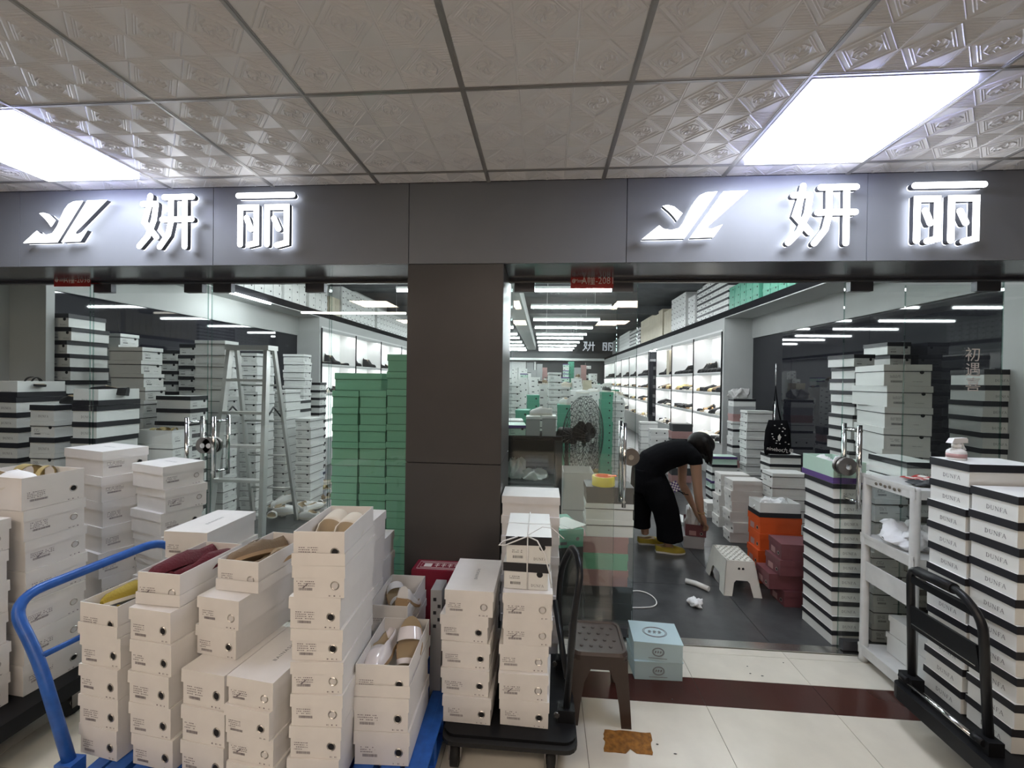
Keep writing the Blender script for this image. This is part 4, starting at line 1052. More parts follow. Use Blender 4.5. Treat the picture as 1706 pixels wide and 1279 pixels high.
# shoes in the open boxes of the blue trolley
def in_box(tr, dz=0.006):
    bpy.context.view_layer.update()
    return tr.location.copy(), tr.rotation_euler.z
loc, rz = in_box(tr1)
def put(tr, style, mu, ms, dx, dy, dz, rot, label, sc=1.0, mi='insole', group=None):
    l, r = tr.location, tr.rotation_euler.z
    x, y = dx*math.cos(r)-dy*math.sin(r), dx*math.sin(r)+dy*math.cos(r)
    return shoe(style, mu, ms, (l.x+x, l.y+y, l.z+dz), (rot[0], rot[1], rot[2]+r), label, group, sc, mi)
D90 = math.pi/2
put(tr1, 'loafer', 'shoe_yellow', 'sole_white', -.028, .02, .055, (.18, .4, math.pi), 'yellow knitted flat shoe in the open box by the blue handle', 1.12)
put(tr1, 'loafer', 'shoe_yellow', 'sole_white', .045, .02, .030, (0, -.4, 0), 'yellow knitted flat shoe lying deeper beside its partner in the box', 1.0)
put(tr2, 'loafer', 'shoe_red', 'shoe_red', -.035, .0, .062, (.15, .7, math.pi), 'dark red perforated shoe, upper one of the pair in its box', 1.15, 'shoe_red')
put(tr2, 'loafer', 'shoe_red', 'shoe_red', .042, .02, .050, (.05, -.5, 0), 'dark red perforated shoe, lower one of the pair in its box', 1.12, 'shoe_red')
u = put(tr3, 'loafer', 'shoe_brown', 'sole_tan', -.03, .0, .062, (.22, .6, math.pi), 'olive brown ribbed loafer with square buckle, upper one in its box', 1.15)
O('buckle', (MB().tube([(-.014,-.012,.066),(.014,-.012,.066),(.014,.014,.062),(-.014,.014,.062)], .0028, 6, closed=True), ['eyelet']), u)
put(tr3, 'loafer', 'shoe_brown', 'sole_tan', .045, .01, .035, (0, -.5, 0), 'olive brown ribbed loafer, lower one in its box', 1.05)
put(tr5, 'loafer', 'shoe_cream', 'sole_white', -.042, .02, .040, (.36, .16, 0), 'cream slip-on standing heel outward in tallest column, first of two', 1.05)
put(tr5, 'loafer', 'shoe_cream', 'sole_white', .030, .0, .036, (.34, .12, 0), 'cream slip-on standing heel outward in tallest column, second of two', 1.05)
put(tr6, 'loafer', 'patent', 'sole_tan', -.045, -.01, .040, (.12, .30, math.pi), 'pale silver patent shoe toe forward in corner box', 1.05)
put(tr6, 'sandal', 'patent', 'sole_tan', .045, .02, .050, (.75, -.15, 0), 'pale sandal with tan insole standing upright in corner box', 1.12)
put(tr7, 'sandal', 'shoe_white', 'sole_tan', -.03, .03, .04, (.3, .2, .5), 'pale strapped sandal in the box behind silver shoes', 1.0)
put(tr7, 'heel', 'shoe_white', 'sole_tan', .045, -.02, .045, (-.3, .1, 0), 'white tissue-wrapped shoe in the box behind silver shoes', 1.05)
put(tr8, 'sandal', 'shoe_gold', 'sole_white', .05, .02, .085, (.1, .2, .1), 'pale gold sandal in the large open box by the blue handle', 1.1)
put(tr8, 'loafer', 'shoe_white', 'sole_white', -.05, -.03, .085, (.1, .2, 3.1), 'white shoe in the large open box by the blue handle', 1.1)
# ------------------------------------------------------------------ display walls
def display(par_x, facing, ys, rows, label, dep=0.33):
    """facing = -1 looks to -x; each unit is a thing with its boards, dividers, backs and light strips"""
    t = thing('display_shelf', label, 'display shelf', (par_x, ys[0], 0))
    f = facing; L = ys[-1]-ys[0]
    bk = -f*dep
    X = lambda a, b: (min(a, b), max(a, b))
    x0, x1 = X(bk, bk-f*.02)
    O('back_panel', (MB().box(x0, x1, 0, L, rows[-1]-.02, rows[0]+.02), ['white_back']), t)
    x0, x1 = X(0, bk)
    O('top_board', (MB().box(x0, x1, 0, L, rows[0], rows[0]+.03), ['white_paint']), t)
    for z in rows[1:]: O('shelf_board', (MB().box(x0, x1, 0, L, z-.018, z), ['white_paint']), t)
    for z in rows[:-1]:
        a, b = X(0, -f*.012); O('front_lip', (MB().box(a, b, 0, L, z-.052 if z != rows[0] else z-.05, z-.0181 if z != rows[0] else z), ['wall_grey']), t)
    for y in ys: O('divider', (MB().box(x0, x1, y-ys[0]-.010, y-ys[0]+.010, rows[-1], rows[0]), ['white_paint']), t); 
    for y in ys:
        a, b = X(0.002*f, 0.012*f); O('divider_edge', (MB().box(a, b, y-ys[0]-.016, y-ys[0]+.016, rows[-1], rows[0]), ['ledge_black']), t)
    for z in rows[:-1]:
        a, b = X(-f*.03, -f*.055); O('light_strip', (MB().box(a, b, .02, L-.02, z-.030, z-.019) if z != rows[0] else MB().box(a, b, .02, L-.02, z-.012, z-.001), ['led_shelf']), t)
    return t
RW = [at(1207,551,SD).z, at(1206,619,SD).z, at(1206,654,SD).z, at(1206,693,SD).z, at(1206,739,SD).z]
YR = [SD+.07] + [at(px, 640, X=SX1).y for px in (1155, 1119, 1093)]
YR2 = [at(px, 640, X=SX1).y for px in (1080, 1060, 1048, 1035, 1024)] + [BY-.6]
display(SX1, -1, YR, RW, 'lit white shoe display nearest the bent-over person')
display(SX1, -1, YR2, RW, 'lit white shoe display at the far end past dark post')
O('display_header', (MB().box(SX1, SX1+.3, SD+.05, BY-.5, RW[0]+.03, LZ0), ['wall_grey']), wr)
O('dark_post', (MB().box(SX1+.01, SX1+.3, YR[-1]+.02, YR2[0]-.02, 0, RW[0]+.03), ['dark_glass']), wr)
O('display_plinth', (MB().box(SX1+.02, SX1+.33, SD+.06, BY-.6, 0, RW[-1]-.03), ['wall_grey']), wr)
YL = [SD+.07] + [at(px, 640, X=SX0).y for px in (592, 634, 668, 695, 718)]
RL = [at(532,545,SD).z, at(532,605,SD).z, at(532,655,SD).z, at(532,700,SD).z, .5]
display(SX0, 1, YL, RL, 'lit white display behind the green boxes')
O('display_header', (MB().box(SX0-.3, SX0, SD+.05, YL[-1], RL[0]+.03, LZ0), ['wall_grey']), wl)
O('display_plinth', (MB().box(SX0-.33, SX0-.02, SD+.06, YL[-1], 0, RL[-1]-.03), ['wall_grey']), wl)
rnd = random.Random(11)
PAL = [('shoe_black','sole_black'),('shoe_black','sole_black'),('shoe_black','sole_tan'),('shoe_black','sole_white'),('shoe_cream','sole_white'),('shoe_tan','sole_tan'),('shoe_white','sole_white'),('shoe_brown','sole_black'),('shoe_gold','sole_tan')]
rown = ['top','second','third','fourth','fifth']
bayn = ['nearest','second','third','fourth','fifth','sixth','seventh']
def fill(ys, rows, X, f, unit, nper, top_styles, bays):
    for bi in bays:
        y0, y1 = ys[bi], ys[bi+1]
        for ri in range(1, len(rows)):
            n = nper
            for k in range(n):
                st, (mu, ms) = (rnd.choice(top_styles) if ri == 1 else rnd.choice(['sneaker','loafer','sandal','heel','mule'])), (PAL[rnd.choice((0,0,1))] if ri == 1 else rnd.choice(PAL))
                if ri == 1 and k == 1 and bi != 0: continue
                y = y0+.12+(y1-y0-.24)*(k+.5)/n+rnd.uniform(-.03,.03)
                kind = {'sneaker':'sneaker','loafer':'flat shoe','sandal':'sandal','heel':'low-heeled shoe','mule':'slip-on','boot':'ankle boot'}[st]
                colr = mu.split('_')[1]
                shoe(st, mu, ms, (X-f*.15, y, rows[ri]+.0008), (0,0, (D90 if f < 0 else -D90)+rnd.uniform(-.35,.35)), f'{colr} {kind} on {rown[ri-1]} shelf of {bayn[bi]} bay, {unit}, {ords[k]} along', f'shoes on display, {unit}', 1.35)
fill(YR, RW, SX1, -1, 'near display', 6, ['boot','loafer'], (0,1,2))
fill(YR2, RW, SX1, -1, 'far display', 4, ['boot'], (0,1,2,3,4))
fill(YL, RL[:3], SX0, 1, 'display by green boxes', 3, ['boot','heel'], (0,1,2))
# beige boxes on the near display
for k in range(5): one_box('kraft', (SX1+.16, YR[2]+.35+.0, RW[1]+.001+k*.1105), D90, f'beige shoe box, {nth(4-k,5)} of pile on near display top shelf', 'beige boxes on the display', 0)
# ------------------------------------------------------------------ boxes on the ledges
def ledge_boxes(X, f, items, side):
    for i, (y0, kind, n, cnt) in enumerate(items):
        W = KIND[kind][0]; L = KIND[kind][1]; H = KIND[kind][2]
        if i+1 < len(items): cnt = max(1, int((items[i+1][0]-KIND[items[i+1][1]][0]/2-y0-W/2+W+.006)/(W+.006)+1e-6))
        for c in range(cnt):
            for k in range(n):
                y = y0+c*(W+.006)
                one_box(kind, (X-f*(L/2+.03), y, LZ1+.0005+k*(H+.0006)), (-D90 if f < 0 else D90), f'{KIND[kind][8]} on {side} ledge, {ords[n-1-k] if n-1-k < 20 else "low"} from top in {ords[i]} group', f'boxes on {side} ledge, {ords[i]} group', 1 if y < 7.5 else 0, (c+k) % 5)
g = lambda px: at(px, 640, X=SX1).y
ledge_boxes(SX1, -1, [(g(1310),'teal',3,6),(g(1252),'teal',3,6),(g(1203),'dun',6,3),(g(1172),'dun',6,4),(g(1150),'line',5,3),(g(1135),'dots',6,5),(g(1112),'kraft',5,3),(g(1098),'kraft',6,6),(g(1062),'dun',5,6),(g(1045),'dots',5,10)], 'black high')
gl = lambda px: at(px, 640, X=SX0).y
ledge_boxes(SX0, 1, [(gl(400),'dots',4,8),(gl(482),'dots',3,6),(gl(522),'dots',5,4),(gl(556),'kraft',3,3),(gl(575),'dots',5,9),(gl(632),'dots',4,12)], 'ladder-side')
# ------------------------------------------------------------------ stacks inside, ladder side
F0 = 0.002
def st(where, px, dep, ytop, kind, r0=0, corner='L', yaw=0, lod=1, Y=None, **k):
    return stack(where, px, Yc(px, dep) if Y is None else Y, ytop, F0, kind, yaw, r0, corner, lod, **k)
s1, _ = st('at the picture edge behind glass', 28, 0, 662, 'dun', 0, 'R', Y=2.69, top='tray', lod=2)
st('low behind glass with dark shoe on top', 48, 0, 674, 'dun', 0, 'L', Y=2.66, kinds=['dun','line'], lod=2)
s3, _ = st('behind glass edge', 161, 0, 676, 'dun', 0, 'R', Y=2.68, top='tray', lod=2)
st('beside the wall return', 79, 0, 522, 'dun', 180, Y=3.14, lod=1, wob=2)
st('of tall labelled stack behind door one', 240, 3.55, 578, 'line', 90, 'R', wob=1.6)
st('of labelled stack behind that one', 200, 4.0, 555, 'line', 90, 'R', wob=1.6)
st('of black and white twin stacks, outer', 266, 4.4, 583, 'dun', 180)
st('of black and white twin stacks, inner', 298, 4.4, 573, 'dun', 180)
st('beside the door edge behind twins', 325, 4.85, 620, 'line', 0)
st('of plain stack behind the ladder top', 374, 4.15, 567, 'line', 90, 'R')
st('in front of the twin stacks', 316, 3.55, 660, 'dun', -90, 'R')
s8, _ = st('with gold sandals beside door handle', 287, 3.32, 741, 'line', 90, 'R', top='open')
st('seen through ladder top step', 401, 4.7, 588, 'line', 0)
st('seen through ladder rungs, dark lids', 424, 5.12, 648, 'dun', 180)
st('beyond ladder rail, plain', 452, 5.12, 650, 'line', 0)
st('beyond ladder rail, dark lids', 474, 5.5, 667, 'dun', 180)
st('of tallest white stack past ladder', 507, 5.95, 590, 'line', 90, 'R')
st('low in front of tallest white stack', 493, 5.12, 697, 'line', 0)
st('beside the display, dark lids', 533, 6.35, 637, 'dun', -90, 'R')
st('between ladder and glass, plain', 354, 4.85, 590, 'dots', 0)
shoe('loafer','shoe_black','sole_black',(s3.location.x+.02,s3.location.y-.02,s3.location.z+.075),(.1,.1,1.9),'black flat shoe on the open box behind the glass edge')
shoe('sandal','shoe_black','sole_black',(s1.location.x+.03,s1.location.y,s1.location.z+.085),(.1,.05,1.2),'black sandal on the open box at the picture edge')
shoe('loafer','shoe_black','sole_black',(at(115,660,2.8).x,2.82,at(48,674,2.66).z+.003),(0,0,1.3),'black shoe lying on the low stack behind glass')
for dx, lab in ((-.04,'gold sandal in open box, nearer the door'),(.04,'gold sandal in open box, nearer the ladder')): put(s8, 'sandal','shoe_gold','sole_tan', dx, .01, .06, (.1,.15,.05), lab)
# green wall of boxes
gy = 2.70
for px, yt, nm in ((553,650,'first column from ladder'),(599,650,'second column from ladder'),(645,590,'third column from ladder, by pillar')):
    st('in '+nm, px, 0, yt, 'green', 0, Y=gy, jit=.002, wob=.6)
zt_ = at(553,650,gy).z
one_box('green', (at(556,640,gy).x+.16, gy+.10, zt_+.001), D90, 'green shoe box lying sideways across the two green columns by the ladder', 'shoe boxes in green columns', 1)
# ------------------------------------------------------------------ ladder
t = thing('step_ladder', 'aluminium folding step ladder behind the glass door', 'ladder', (0,0,0))
A0, A1 = at(346, 915, Z=0), at(438, 918, Z=0); ydif = (A0.y+A1.y)/2
A0.y = A1.y = ydif; A0 = at(345, 640, ydif); A1 = at(438, 640, ydif); A0.z = A1.z = 0
ty = ydif+.30; Bt0, Bt1 = at(384, 578, ty), at(445, 578, ty); Bt1.z = Bt0.z = (Bt0.z+Bt1.z)/2
def rail(a, b, w_=.028, d_=.012, nm='rail', mm='alu'):
    a, b = Vector(a), Vector(b); u = (b-a).normalized(); x = Vector((1,0,0)); x = (x-u*x.dot(u)).normalized(); y = u.cross(x)
    P = []
    for p in (a, b):
        for sx_, sy_ in ((-1,-1),(1,-1),(1,1),(-1,1)): P.append(p+x*sx_*d_+y*sy_*w_)
    return O(nm, (MB().hexa(P), [mm]), t)
rail(A0, Bt0, .028, .019); rail(A1, Bt1, .028, .019)
C0, C1 = Vector((A0.x+.02, ydif+.85, 0)), Vector((at(497,640,ydif+.85).x, ydif+.85, 0))
C0.x = C1.x-(A1.x-A0.x)*.95
rail(C0, Vector((Bt0.x+.02, ty+.06, Bt0.z-.02)), .02, .014, 'rear_rail'); rail(C1, Vector((Bt1.x+.03, ty+.06, Bt1.z-.02)), .02, .014, 'rear_rail')
O('top_cap', (MB().box(Bt0.x-.02, Bt1.x+.045, ty-.05, ty+.10, Bt0.z-.03, Bt0.z+.015), ['alu']), t)
for k in range(1, 6):
    q = k/6.0; a = A0.lerp(Bt0, q); b = A1.lerp(Bt1, q)
    O('step', (MB().box(a.x, b.x, a.y-.03, a.y+.05, a.z-.025, a.z), ['alu']), t)
for k in (1, 2, 3, 4):
    q = k/5.0; a = C0.lerp(Vector((Bt0.x+.02, ty+.06, Bt0.z)), q); b = C1.lerp(Vector((Bt1.x+.03, ty+.06, Bt1.z)), q)
    O('rear_bar', (MB().cyl((a.x,a.y,a.z),(b.x,b.y,b.z),.011,8), ['alu']), t)
for A_, C_, B_ in ((A0, C0, Bt0), (A1, C1, Bt1)):
    p = A_.lerp(B_, .62); q = C_.lerp(Vector((B_.x, ty+.06, B_.z)), .62); mid = (p+q)/2+Vector((0,0,.12))
    O('spreader', (MB().tube([p, mid, q], .008, 6), ['black_metal']), t)
# shoes heaped on the floor past the ladder
rnd = random.Random(21)
zones = [(450,545,838,868,14,['shoe_white','shoe_cream','shoe_white'],'pale'),(492,548,800,835,12,['shoe_tan','shoe_brown','shoe_gold','shoe_cream'],'brown')]
for xa, xb, ya, yb2, n, cols, nm in zones:
    for k in range(n):
        p = at(xa+(xb-xa)*((k*0.381+.1) % 1), ya+(yb2-ya)*(k+.5)/n, Z=0)
        shoe(rnd.choice(['sneaker','loafer','sandal']), rnd.choice(cols), 'sole_white', (p.x, p.y, .001+.05*(k % 2)), (rnd.uniform(-.1,.1) if k % 2 else 0, rnd.uniform(-.2,.2) if k % 2 else 0, rnd.uniform(0,6.28)), f'{nm} shoe, {ords[k]} from the wall in the floor heap past ladder', f'{nm} shoes heaped on the floor', 1.1)
# ------------------------------------------------------------------ stacks inside, doorway side
R1Y = 2.665
stack('at doorway edge beside round lock', 1389, R1Y, 806, F0, 'dunr', 0, 0, 'L', 2, n=11, jit=.004)
zr = at(1389,806,R1Y).z; xr = at(1389,806,R1Y).x
m2 = one_box('mint', (xr+.095, R1Y+.16, zr+.001), -.02, 'open mint box of tissue in violet lid on the doorway stack', 'mint boxes', 2, 2, (1,1,1.2), state='tray')
crumple('tissue_paper', 'white tissue paper spilling from open mint box', 'tissue', (xr+.095, R1Y+.16, zr+.010), .07, .12, .074, 'tissue', 12)
oy = Yc(1265, 3.3)
stack('at doorway side under open white box', 1265, oy, 862, F0, 'orange', 0, -90, 'L', 2, jit=.012)
zo = at(1265,862,oy).z; xo = at(1265,862,oy).x
ob = one_box('dun', (xo+.16, oy+.10, zo+.001), -D90, 'open black-edged white box with tissue on orange boxes', 'open boxes', 1, 1, state='tray')
crumple('tissue_paper', 'white tissue paper in the box on orange boxes', 'tissue', (xo+.16, oy+.10, zo+.006), .12, .07, .075, 'tissue', 14)
by_ = fy(1306, 1012)
xb = at(1306, 1012, by_).x
for i, (dx, dy, rz, h) in enumerate(((.0,0,.02,0),(-.09,.02,-.01,1),(-.04,-.01,.03,2),(-.02,-.01,-.05,3))):
    one_box('burg', (xb+.16+dx, by_+.10+dy, .001+h*.1105), -D90+rz, f'burgundy shoe box beside white stool, {["lowest","second up","third up","topmost"][i]}', 'burgundy boxes by the white stool', 2, i)
ry = fy(1220, 905)
stack('of white stack behind the white stool', 1219, ry, 800, F0, 'eye', 0, -90, 'L', 1, wob=2)
stack('of white stack further behind that one', 1200, ry+.45, 790, F0, 'eye', 0, -90, 'L', 1, wob=1.6)
stack('of grey-white stack behind orange boxes', 1287, Yc(1287,3.9), 788, F0, 'line', 0, -90, 'L', 1, wob=1.6)
stack('of black-edged stack below the tote bag', 1283, Yc(1283,4.3), 757, F0, 'dun', 0, -90, 'L', 1, n=9)
stack('of lined stack before display column', 1245, Yc(1245,5.3), 684, F0, 'line', 0, -90, 'L', 1)
stack('of mixed stack against display column', 1222, Yc(1222,6.1), 664, F0, 'dun', 0, -90, 'L', 1, kinds=['dun','grey','rose','line','dun','dots'])
crumple('tissue_paper', 'grey crumpled paper on the stack by display column', 'tissue', (at(1225,660,6.35).x+.1, 6.45, at(1222,664,Yc(1222,6.1)).z), .13, .10, .09, 'card_in', 33)
stack('of low stack below display shoes', 1186, Yc(1186,5.4), 760, F0, 'dun', 0, -90, 'L', 1, kinds=['mint','dun','dun'])
stack('of pale stack behind the person', 1120, Yc(1120,6.6), 706, F0, 'dun', 0, -90, 'L', 1, kinds=['dark','rose','dun'])
stack('of pale stack below far display', 1068, Yc(1068,7.8), 703, F0, 'line', 0, -90, 'L', 1)
stack('of spotted stack below far display', 1085, Yc(1085,7.2), 715, F0, 'dots', 0, -90, 'L', 1)
stack('of white low stack near the stool', 1178, Yc(1178,4.9), 838, F0, 'eye', 0, -90, 'L', 1)
# dark wall stacks seen through the door glass
stack('by dark panels, outer labelled column', 1422, Yc(1422,3.75), 590, F0, 'dun', 0, 180, 'L', 1, wob=4)
stack('by dark panels, inner labelled column', 1482, Yc(1482,3.75), 570, F0, 'dun', 0, 180, 'L', 1, wob=3)
stack('by dark panels behind glass door', 1475, Yc(1475,3.12), 607, F0, 'boot', -14, 0, 'L', 1, wob=2.5)
stack('behind glass at the wall edge', 1640, Yc(1640,3.0), 615, F0, 'dun', -8, 0, 'L', 1)
stack('low behind the white rack', 1440, 2.72, 800, F0, 'line', 0, 0, 'L', 1, X=at(1440,800,2.72).x+.06)
stack('beside the low boxes behind rack', 1514, 2.74, 770, F0, 'dun', 0, 0, 'L', 1)
# stack inside the glass beside the brown stool
gx0 = at(965, 900, 2.80).x
col = ['dark','line','line','rose','sage','rose','rose','rose']
for k, kd in enumerate(['dark','dark','rose','sage','rose','line','line','dark']):
    z = .001+k*.1085
    one_box(kd, (gx0+.165+(.03 if kd in ('line','dark') else 0), 2.90, z), D90+.02*((k % 3)-1), f'{KIND[kd][8]}, {nth(7-k,8)} of mixed stack behind glass by stool', 'mixed stack behind the glass', 1, k % 5)
zt_ = .001+8*.1085
t = thing('tape_roll', 'yellow and orange packing tape rolls on the mixed stack', 'tape roll', (gx0+.16, 2.87, zt_+.001))
def ring(r0_, r1_, z0, z1, n=28):
    m = MB(); R = [[(r*math.cos(2*math.pi*j/n), r*math.sin(2*math.pi*j/n), z) for j in range(n)] for r, z in ((r1_,z0),(r1_,z1),(r0_,z1),(r0_,z0))]
    m.rings(R+[R[0]], 0, True, False, False); return m
O('outer_roll', (ring(.058,.075,0,.06), ['tape_yellow']), t); O('inner_ring', (ring(.050,.057,.0,.063), ['tape_orange']), t)
O('tape_end', (MB().box(.03,.085,-.02,.02,.061,.064), ['tape_orange']), t)
one_box('teal', (at(938,850,2.78).x, 2.86, .5), .3, 'dark green carton behind glass under the papers', 'green cartons', 0)
t = thing('carton_pile', 'dark cartons under the green carton behind glass', 'carton', (at(938,850,2.78).x, 2.86, 0), (0,0,.3))
O('body', (MB().box(-.09,.09,-.15,.15,.001,.249), ['card_dark']), t); O('body', (MB().box(-.09,.09,-.15,.15,.25,.499), ['card_dark']), t)
for k in range(3):
    T(O('paper_sheet', (MB().box(-.07,.07,-.10,.10,0,.0012), ['paper']), None, (at(943,842,2.75).x+.01*k, 2.83, .6165+.0016*k), (0,0,.35+.2*k)), f'loose white printed sheet, {["lowest","middle","top"][k]} of three behind glass', 'paper', 'sheets behind the glass')
# counter desk
dy_ = Yc(890, 4.3); dz_ = at(890, 727, dy_).z; dx0, dx1 = at(838, 740, dy_).x, at(937, 740, dy_).x
t = thing('counter_desk', 'black open-fronted counter desk with grey drawer near the fan', 'desk', (0,0,0))
O('desk_top', (MB().box(dx0-.1, dx1, dy_, dy_+.5, dz_-.035, dz_), ['ledge_black']), t)
O('side_panel', (MB().box(dx1-.07, dx1, dy_+.01, dy_+.5, 0, dz_-.035), ['card_dark']), t)
O('side_panel', (MB().box(dx0-.1, dx0-.06, dy_+.01, dy_+.5, 0, dz_-.035), ['card_dark']), t)
O('back_panel', (MB().box(dx0-.06, dx1-.07, dy_+.47, dy_+.5, 0, dz_-.035), ['card_dark']), t)
zsh = at(880, 805, dy_).z
O('inner_shelf', (MB().box(dx0-.06, dx1-.07, dy_+.01, dy_+.46, zsh-.025, zsh), ['card_dark']), t)
d_ = O('drawer', (MB().box(dx0-.055, dx1-.075, dy_, dy_+.4, zsh-.2, zsh-.03), ['card_grey']), t)
O('drawer_lock', (MB().cyl(((dx0+dx1)/2,dy_-.008,zsh-.06),((dx0+dx1)/2,dy_,zsh-.06),.012,10), ['hole']), d_)
crumple('plastic_bag', 'clear plastic bag slumped in the desk opening', 'plastic bag', ((dx0+dx1)/2-.18, dy_+.22, zsh), .10, .09, .13, 'tissue', 41)
crumple('paper_bundle', 'crumpled white paper in the desk opening', 'paper', ((dx0+dx1)/2+.03, dy_+.18, zsh), .13, .10, .07, 'paper', 43)
T(O('tape_dispenser', (ring(.02,.05,0,.05), ['tape_orange']), None, ((dx0+dx1)/2-.03, dy_+.34, zsh+.001)), 'small orange tape ring in the desk opening', 'tape roll')
for i, px in enumerate((876, 903)):
    x = at(px, 720, dy_).x
    t = thing('grey_box_end', f'grey box standing on the counter desk, {"nearer the pillar" if i == 0 else "nearer the fan"}', 'box', (x, dy_+.05, dz_+.001), (0,0,0), 'grey boxes on the desk')
    O('body', (MB().box(0, .14, 0, .22, 0, .17+.01*i), ['card_grey']), t); O('lid', (MB().box(-.003, .143, -.003, .223, .171+.01*i, .195+.01*i), ['card_white']), t)
shoe('sneaker','shoe_white','sole_white',(at(896,690,dy_).x+.03,dy_+.12,dz_+.2065),(0,0,D90+.2),'white sneaker on the grey boxes on the counter desk')
one_box('mint', (at(858,715,dy_).x, dy_+.2, dz_+.001), .1, 'mint box on the counter desk beside grey boxes', 'mint boxes', 1)
# standing fan
fd = Yc(975, 4.35); fc = at(973, 728, fd); fr = .36
t = thing('standing_fan', 'black industrial standing fan with wire cage beyond the desk', 'fan', (fc.x, fc.y, 0), (0,0,math.radians(58)))
zc = fc.z
cage = MB()
for r in (.42, .39, .36, .32, .27, .22, .16, .11): 
    for sgn in (1, -1):
        d_ = .10*math.sqrt(max(0, 1-(r/.425)**2)); cage.tube([(r*math.cos(2*math.pi*k/40), sgn*d_, zc+r*math.sin(2*math.pi*k/40)) for k in range(40)], .0022, 4, closed=True)
for k in range(48):
    a = 2*math.pi*k/48
    for sgn in (1, -1):
        cage.tube([(r*math.cos(a), sgn*.10*math.sqrt(max(0,1-(r/.425)**2)), zc+r*math.sin(a)) for r in (.05,.17,.29,.38,.422)], .0020, 4)
O('wire_cage', (cage, ['black_metal']), t)
for k in range(3):
    a = 2*math.pi*k/3+.4; m = MB(); R = []
    for r, w_, tw in ((.05,.04,.5),(.11,.07,.4),(.18,.08,.3),(.23,.05,.25)):
        cx, cz = r*math.cos(a), r*math.sin(a); tx, tz = -math.sin(a), math.cos(a)
        R.append([(cx+tx*w_*s, .05*s*math.sin(tw)*2, zc+cz+tz*w_*s) for s in (-1,-.3,.4,1)])
    m.rings(R, 0, True, False, False, False); m.rings([[(p[0],p[1]-.003,p[2]) for p in r] for r in R][::-1], 0, True, False, False, False)
    O('blade', (m, ['black_plastic']), t)
O('hub', (MB().cyl((0,-.05,zc),(0,.05,zc),.05,16), ['black_plastic']), t)
O('motor', (MB().cyl((0,.11,zc),(0,.28,zc),.085,18).cyl((0,.05,zc),(0,.11,zc),.04,12), ['black_plastic']), t)
O('pole', (MB().cyl((0,.20,.03),(0,.20,zc-.05),.022,12), ['black_metal']), t)
O('base', (lathe([(.15,0),(.15,.015),(.12,.03),(.05,.04)], 28), ['black_plastic']), t).location = (0,.2,.001)
# big open carton and shoes before the fan
cy_ = Yc(962, 3.75); ca, cb = at(938, 820, cy_), at(989, 820, cy_)
t = thing('open_carton', 'pale grey open carton on the floor below the fan', 'carton', (ca.x, cy_, 0))
wd_ = cb.x-ca.x; hz = at(960, 787, cy_).z; m = MB().box(0,wd_,0,.3,0.001,.006)
for q in ((0,wd_,0,.004),(0,wd_,.296,.3),(0,.004,.004,.296),(wd_-.004,wd_,.004,.296)): m.box(*q, .006, hz)
O('body', (m, ['card_white']), t); O('tape_line', (MB().box(0,wd_,-.001,0,hz*.55,hz*.56), ['card_grey']), t)
crumple('tissue_paper', 'white tissue in the open carton below the fan', 'tissue', (ca.x+wd_/2, cy_+.15, .007), .12, .10, hz*.45, 'tissue', 51)
rnd = random.Random(31)
for k in range(9):
    p = at(992+3.1*k, 790+(k*13) % 32, Z=0)
    shoe(rnd.choice(['sneaker','loafer']), rnd.choice(['shoe_brown','shoe_black','shoe_cream','shoe_gold']), 'sole_white', (p.x, p.y, .001), (0,0,rnd.uniform(0,6)), f'shoe on the shop floor by the fan, {ords[k]} from the desk', 'loose shoes by the fan', 1.1)
# far heap of stock down the middle of the shop
FAR = [(845,700,'line',5.0),(858,683,'teal',5.45),(878,658,'teal',6.2),(898,640,'dots',7.0),(915,620,'line',6.4),(931,645,'line',6.8),(928,674,'teal',5.6),(948,650,'dots',7.4),(962,655,'line',7.0),(980,652,'line',7.8),(1002,653,'teal',6.6),(846,640,'line',6.5),(862,632,'dots',7.5),(884,628,'line',8.5),(905,632,'mint',9.0),(935,628,'mint',9.5),(955,630,'line',9.0),(972,633,'kraft',9.6),(990,640,'line',8.6),(848,624,'dots',10.5),(866,622,'mint',11.5),(885,616,'grey',14.0),(895,606,'grey',15.0),(903,612,'rose',15.2),(938,606,'mint',14.0),(948,602,'teal',14.5),(958,612,'grey',13.5),(968,608,'rose',14.8),(976,604,'dark',15.5),(984,622,'line',12.0),(852,612,'line',13.5),(868,614,'dots',13.0),(920,626,'line',11.0),(1012,655,'line',7.3),(1020,668,'line',6.7)]
for i, (px, yt, kd, dp) in enumerate(FAR):
    m_ = {0:'desk',1:'fan',2:'back wall'}[0 if dp < 6.3 else 1 if dp < 10 else 2]
    stack(f'of {ords[i % 20]} {"heap" if i < 20 else "distant"} stack near {m_}', px, Yc(px, dp), yt, F0, kd, random.uniform(-6,6), 0, 'L', 1 if dp < 7 else 0, kinds=None if i % 4 else [kd, 'line', kd])
rnd = random.Random(78)
FPOS = [at(q[0], 640, Yc(q[0], q[3])) for q in FAR]; i = -1
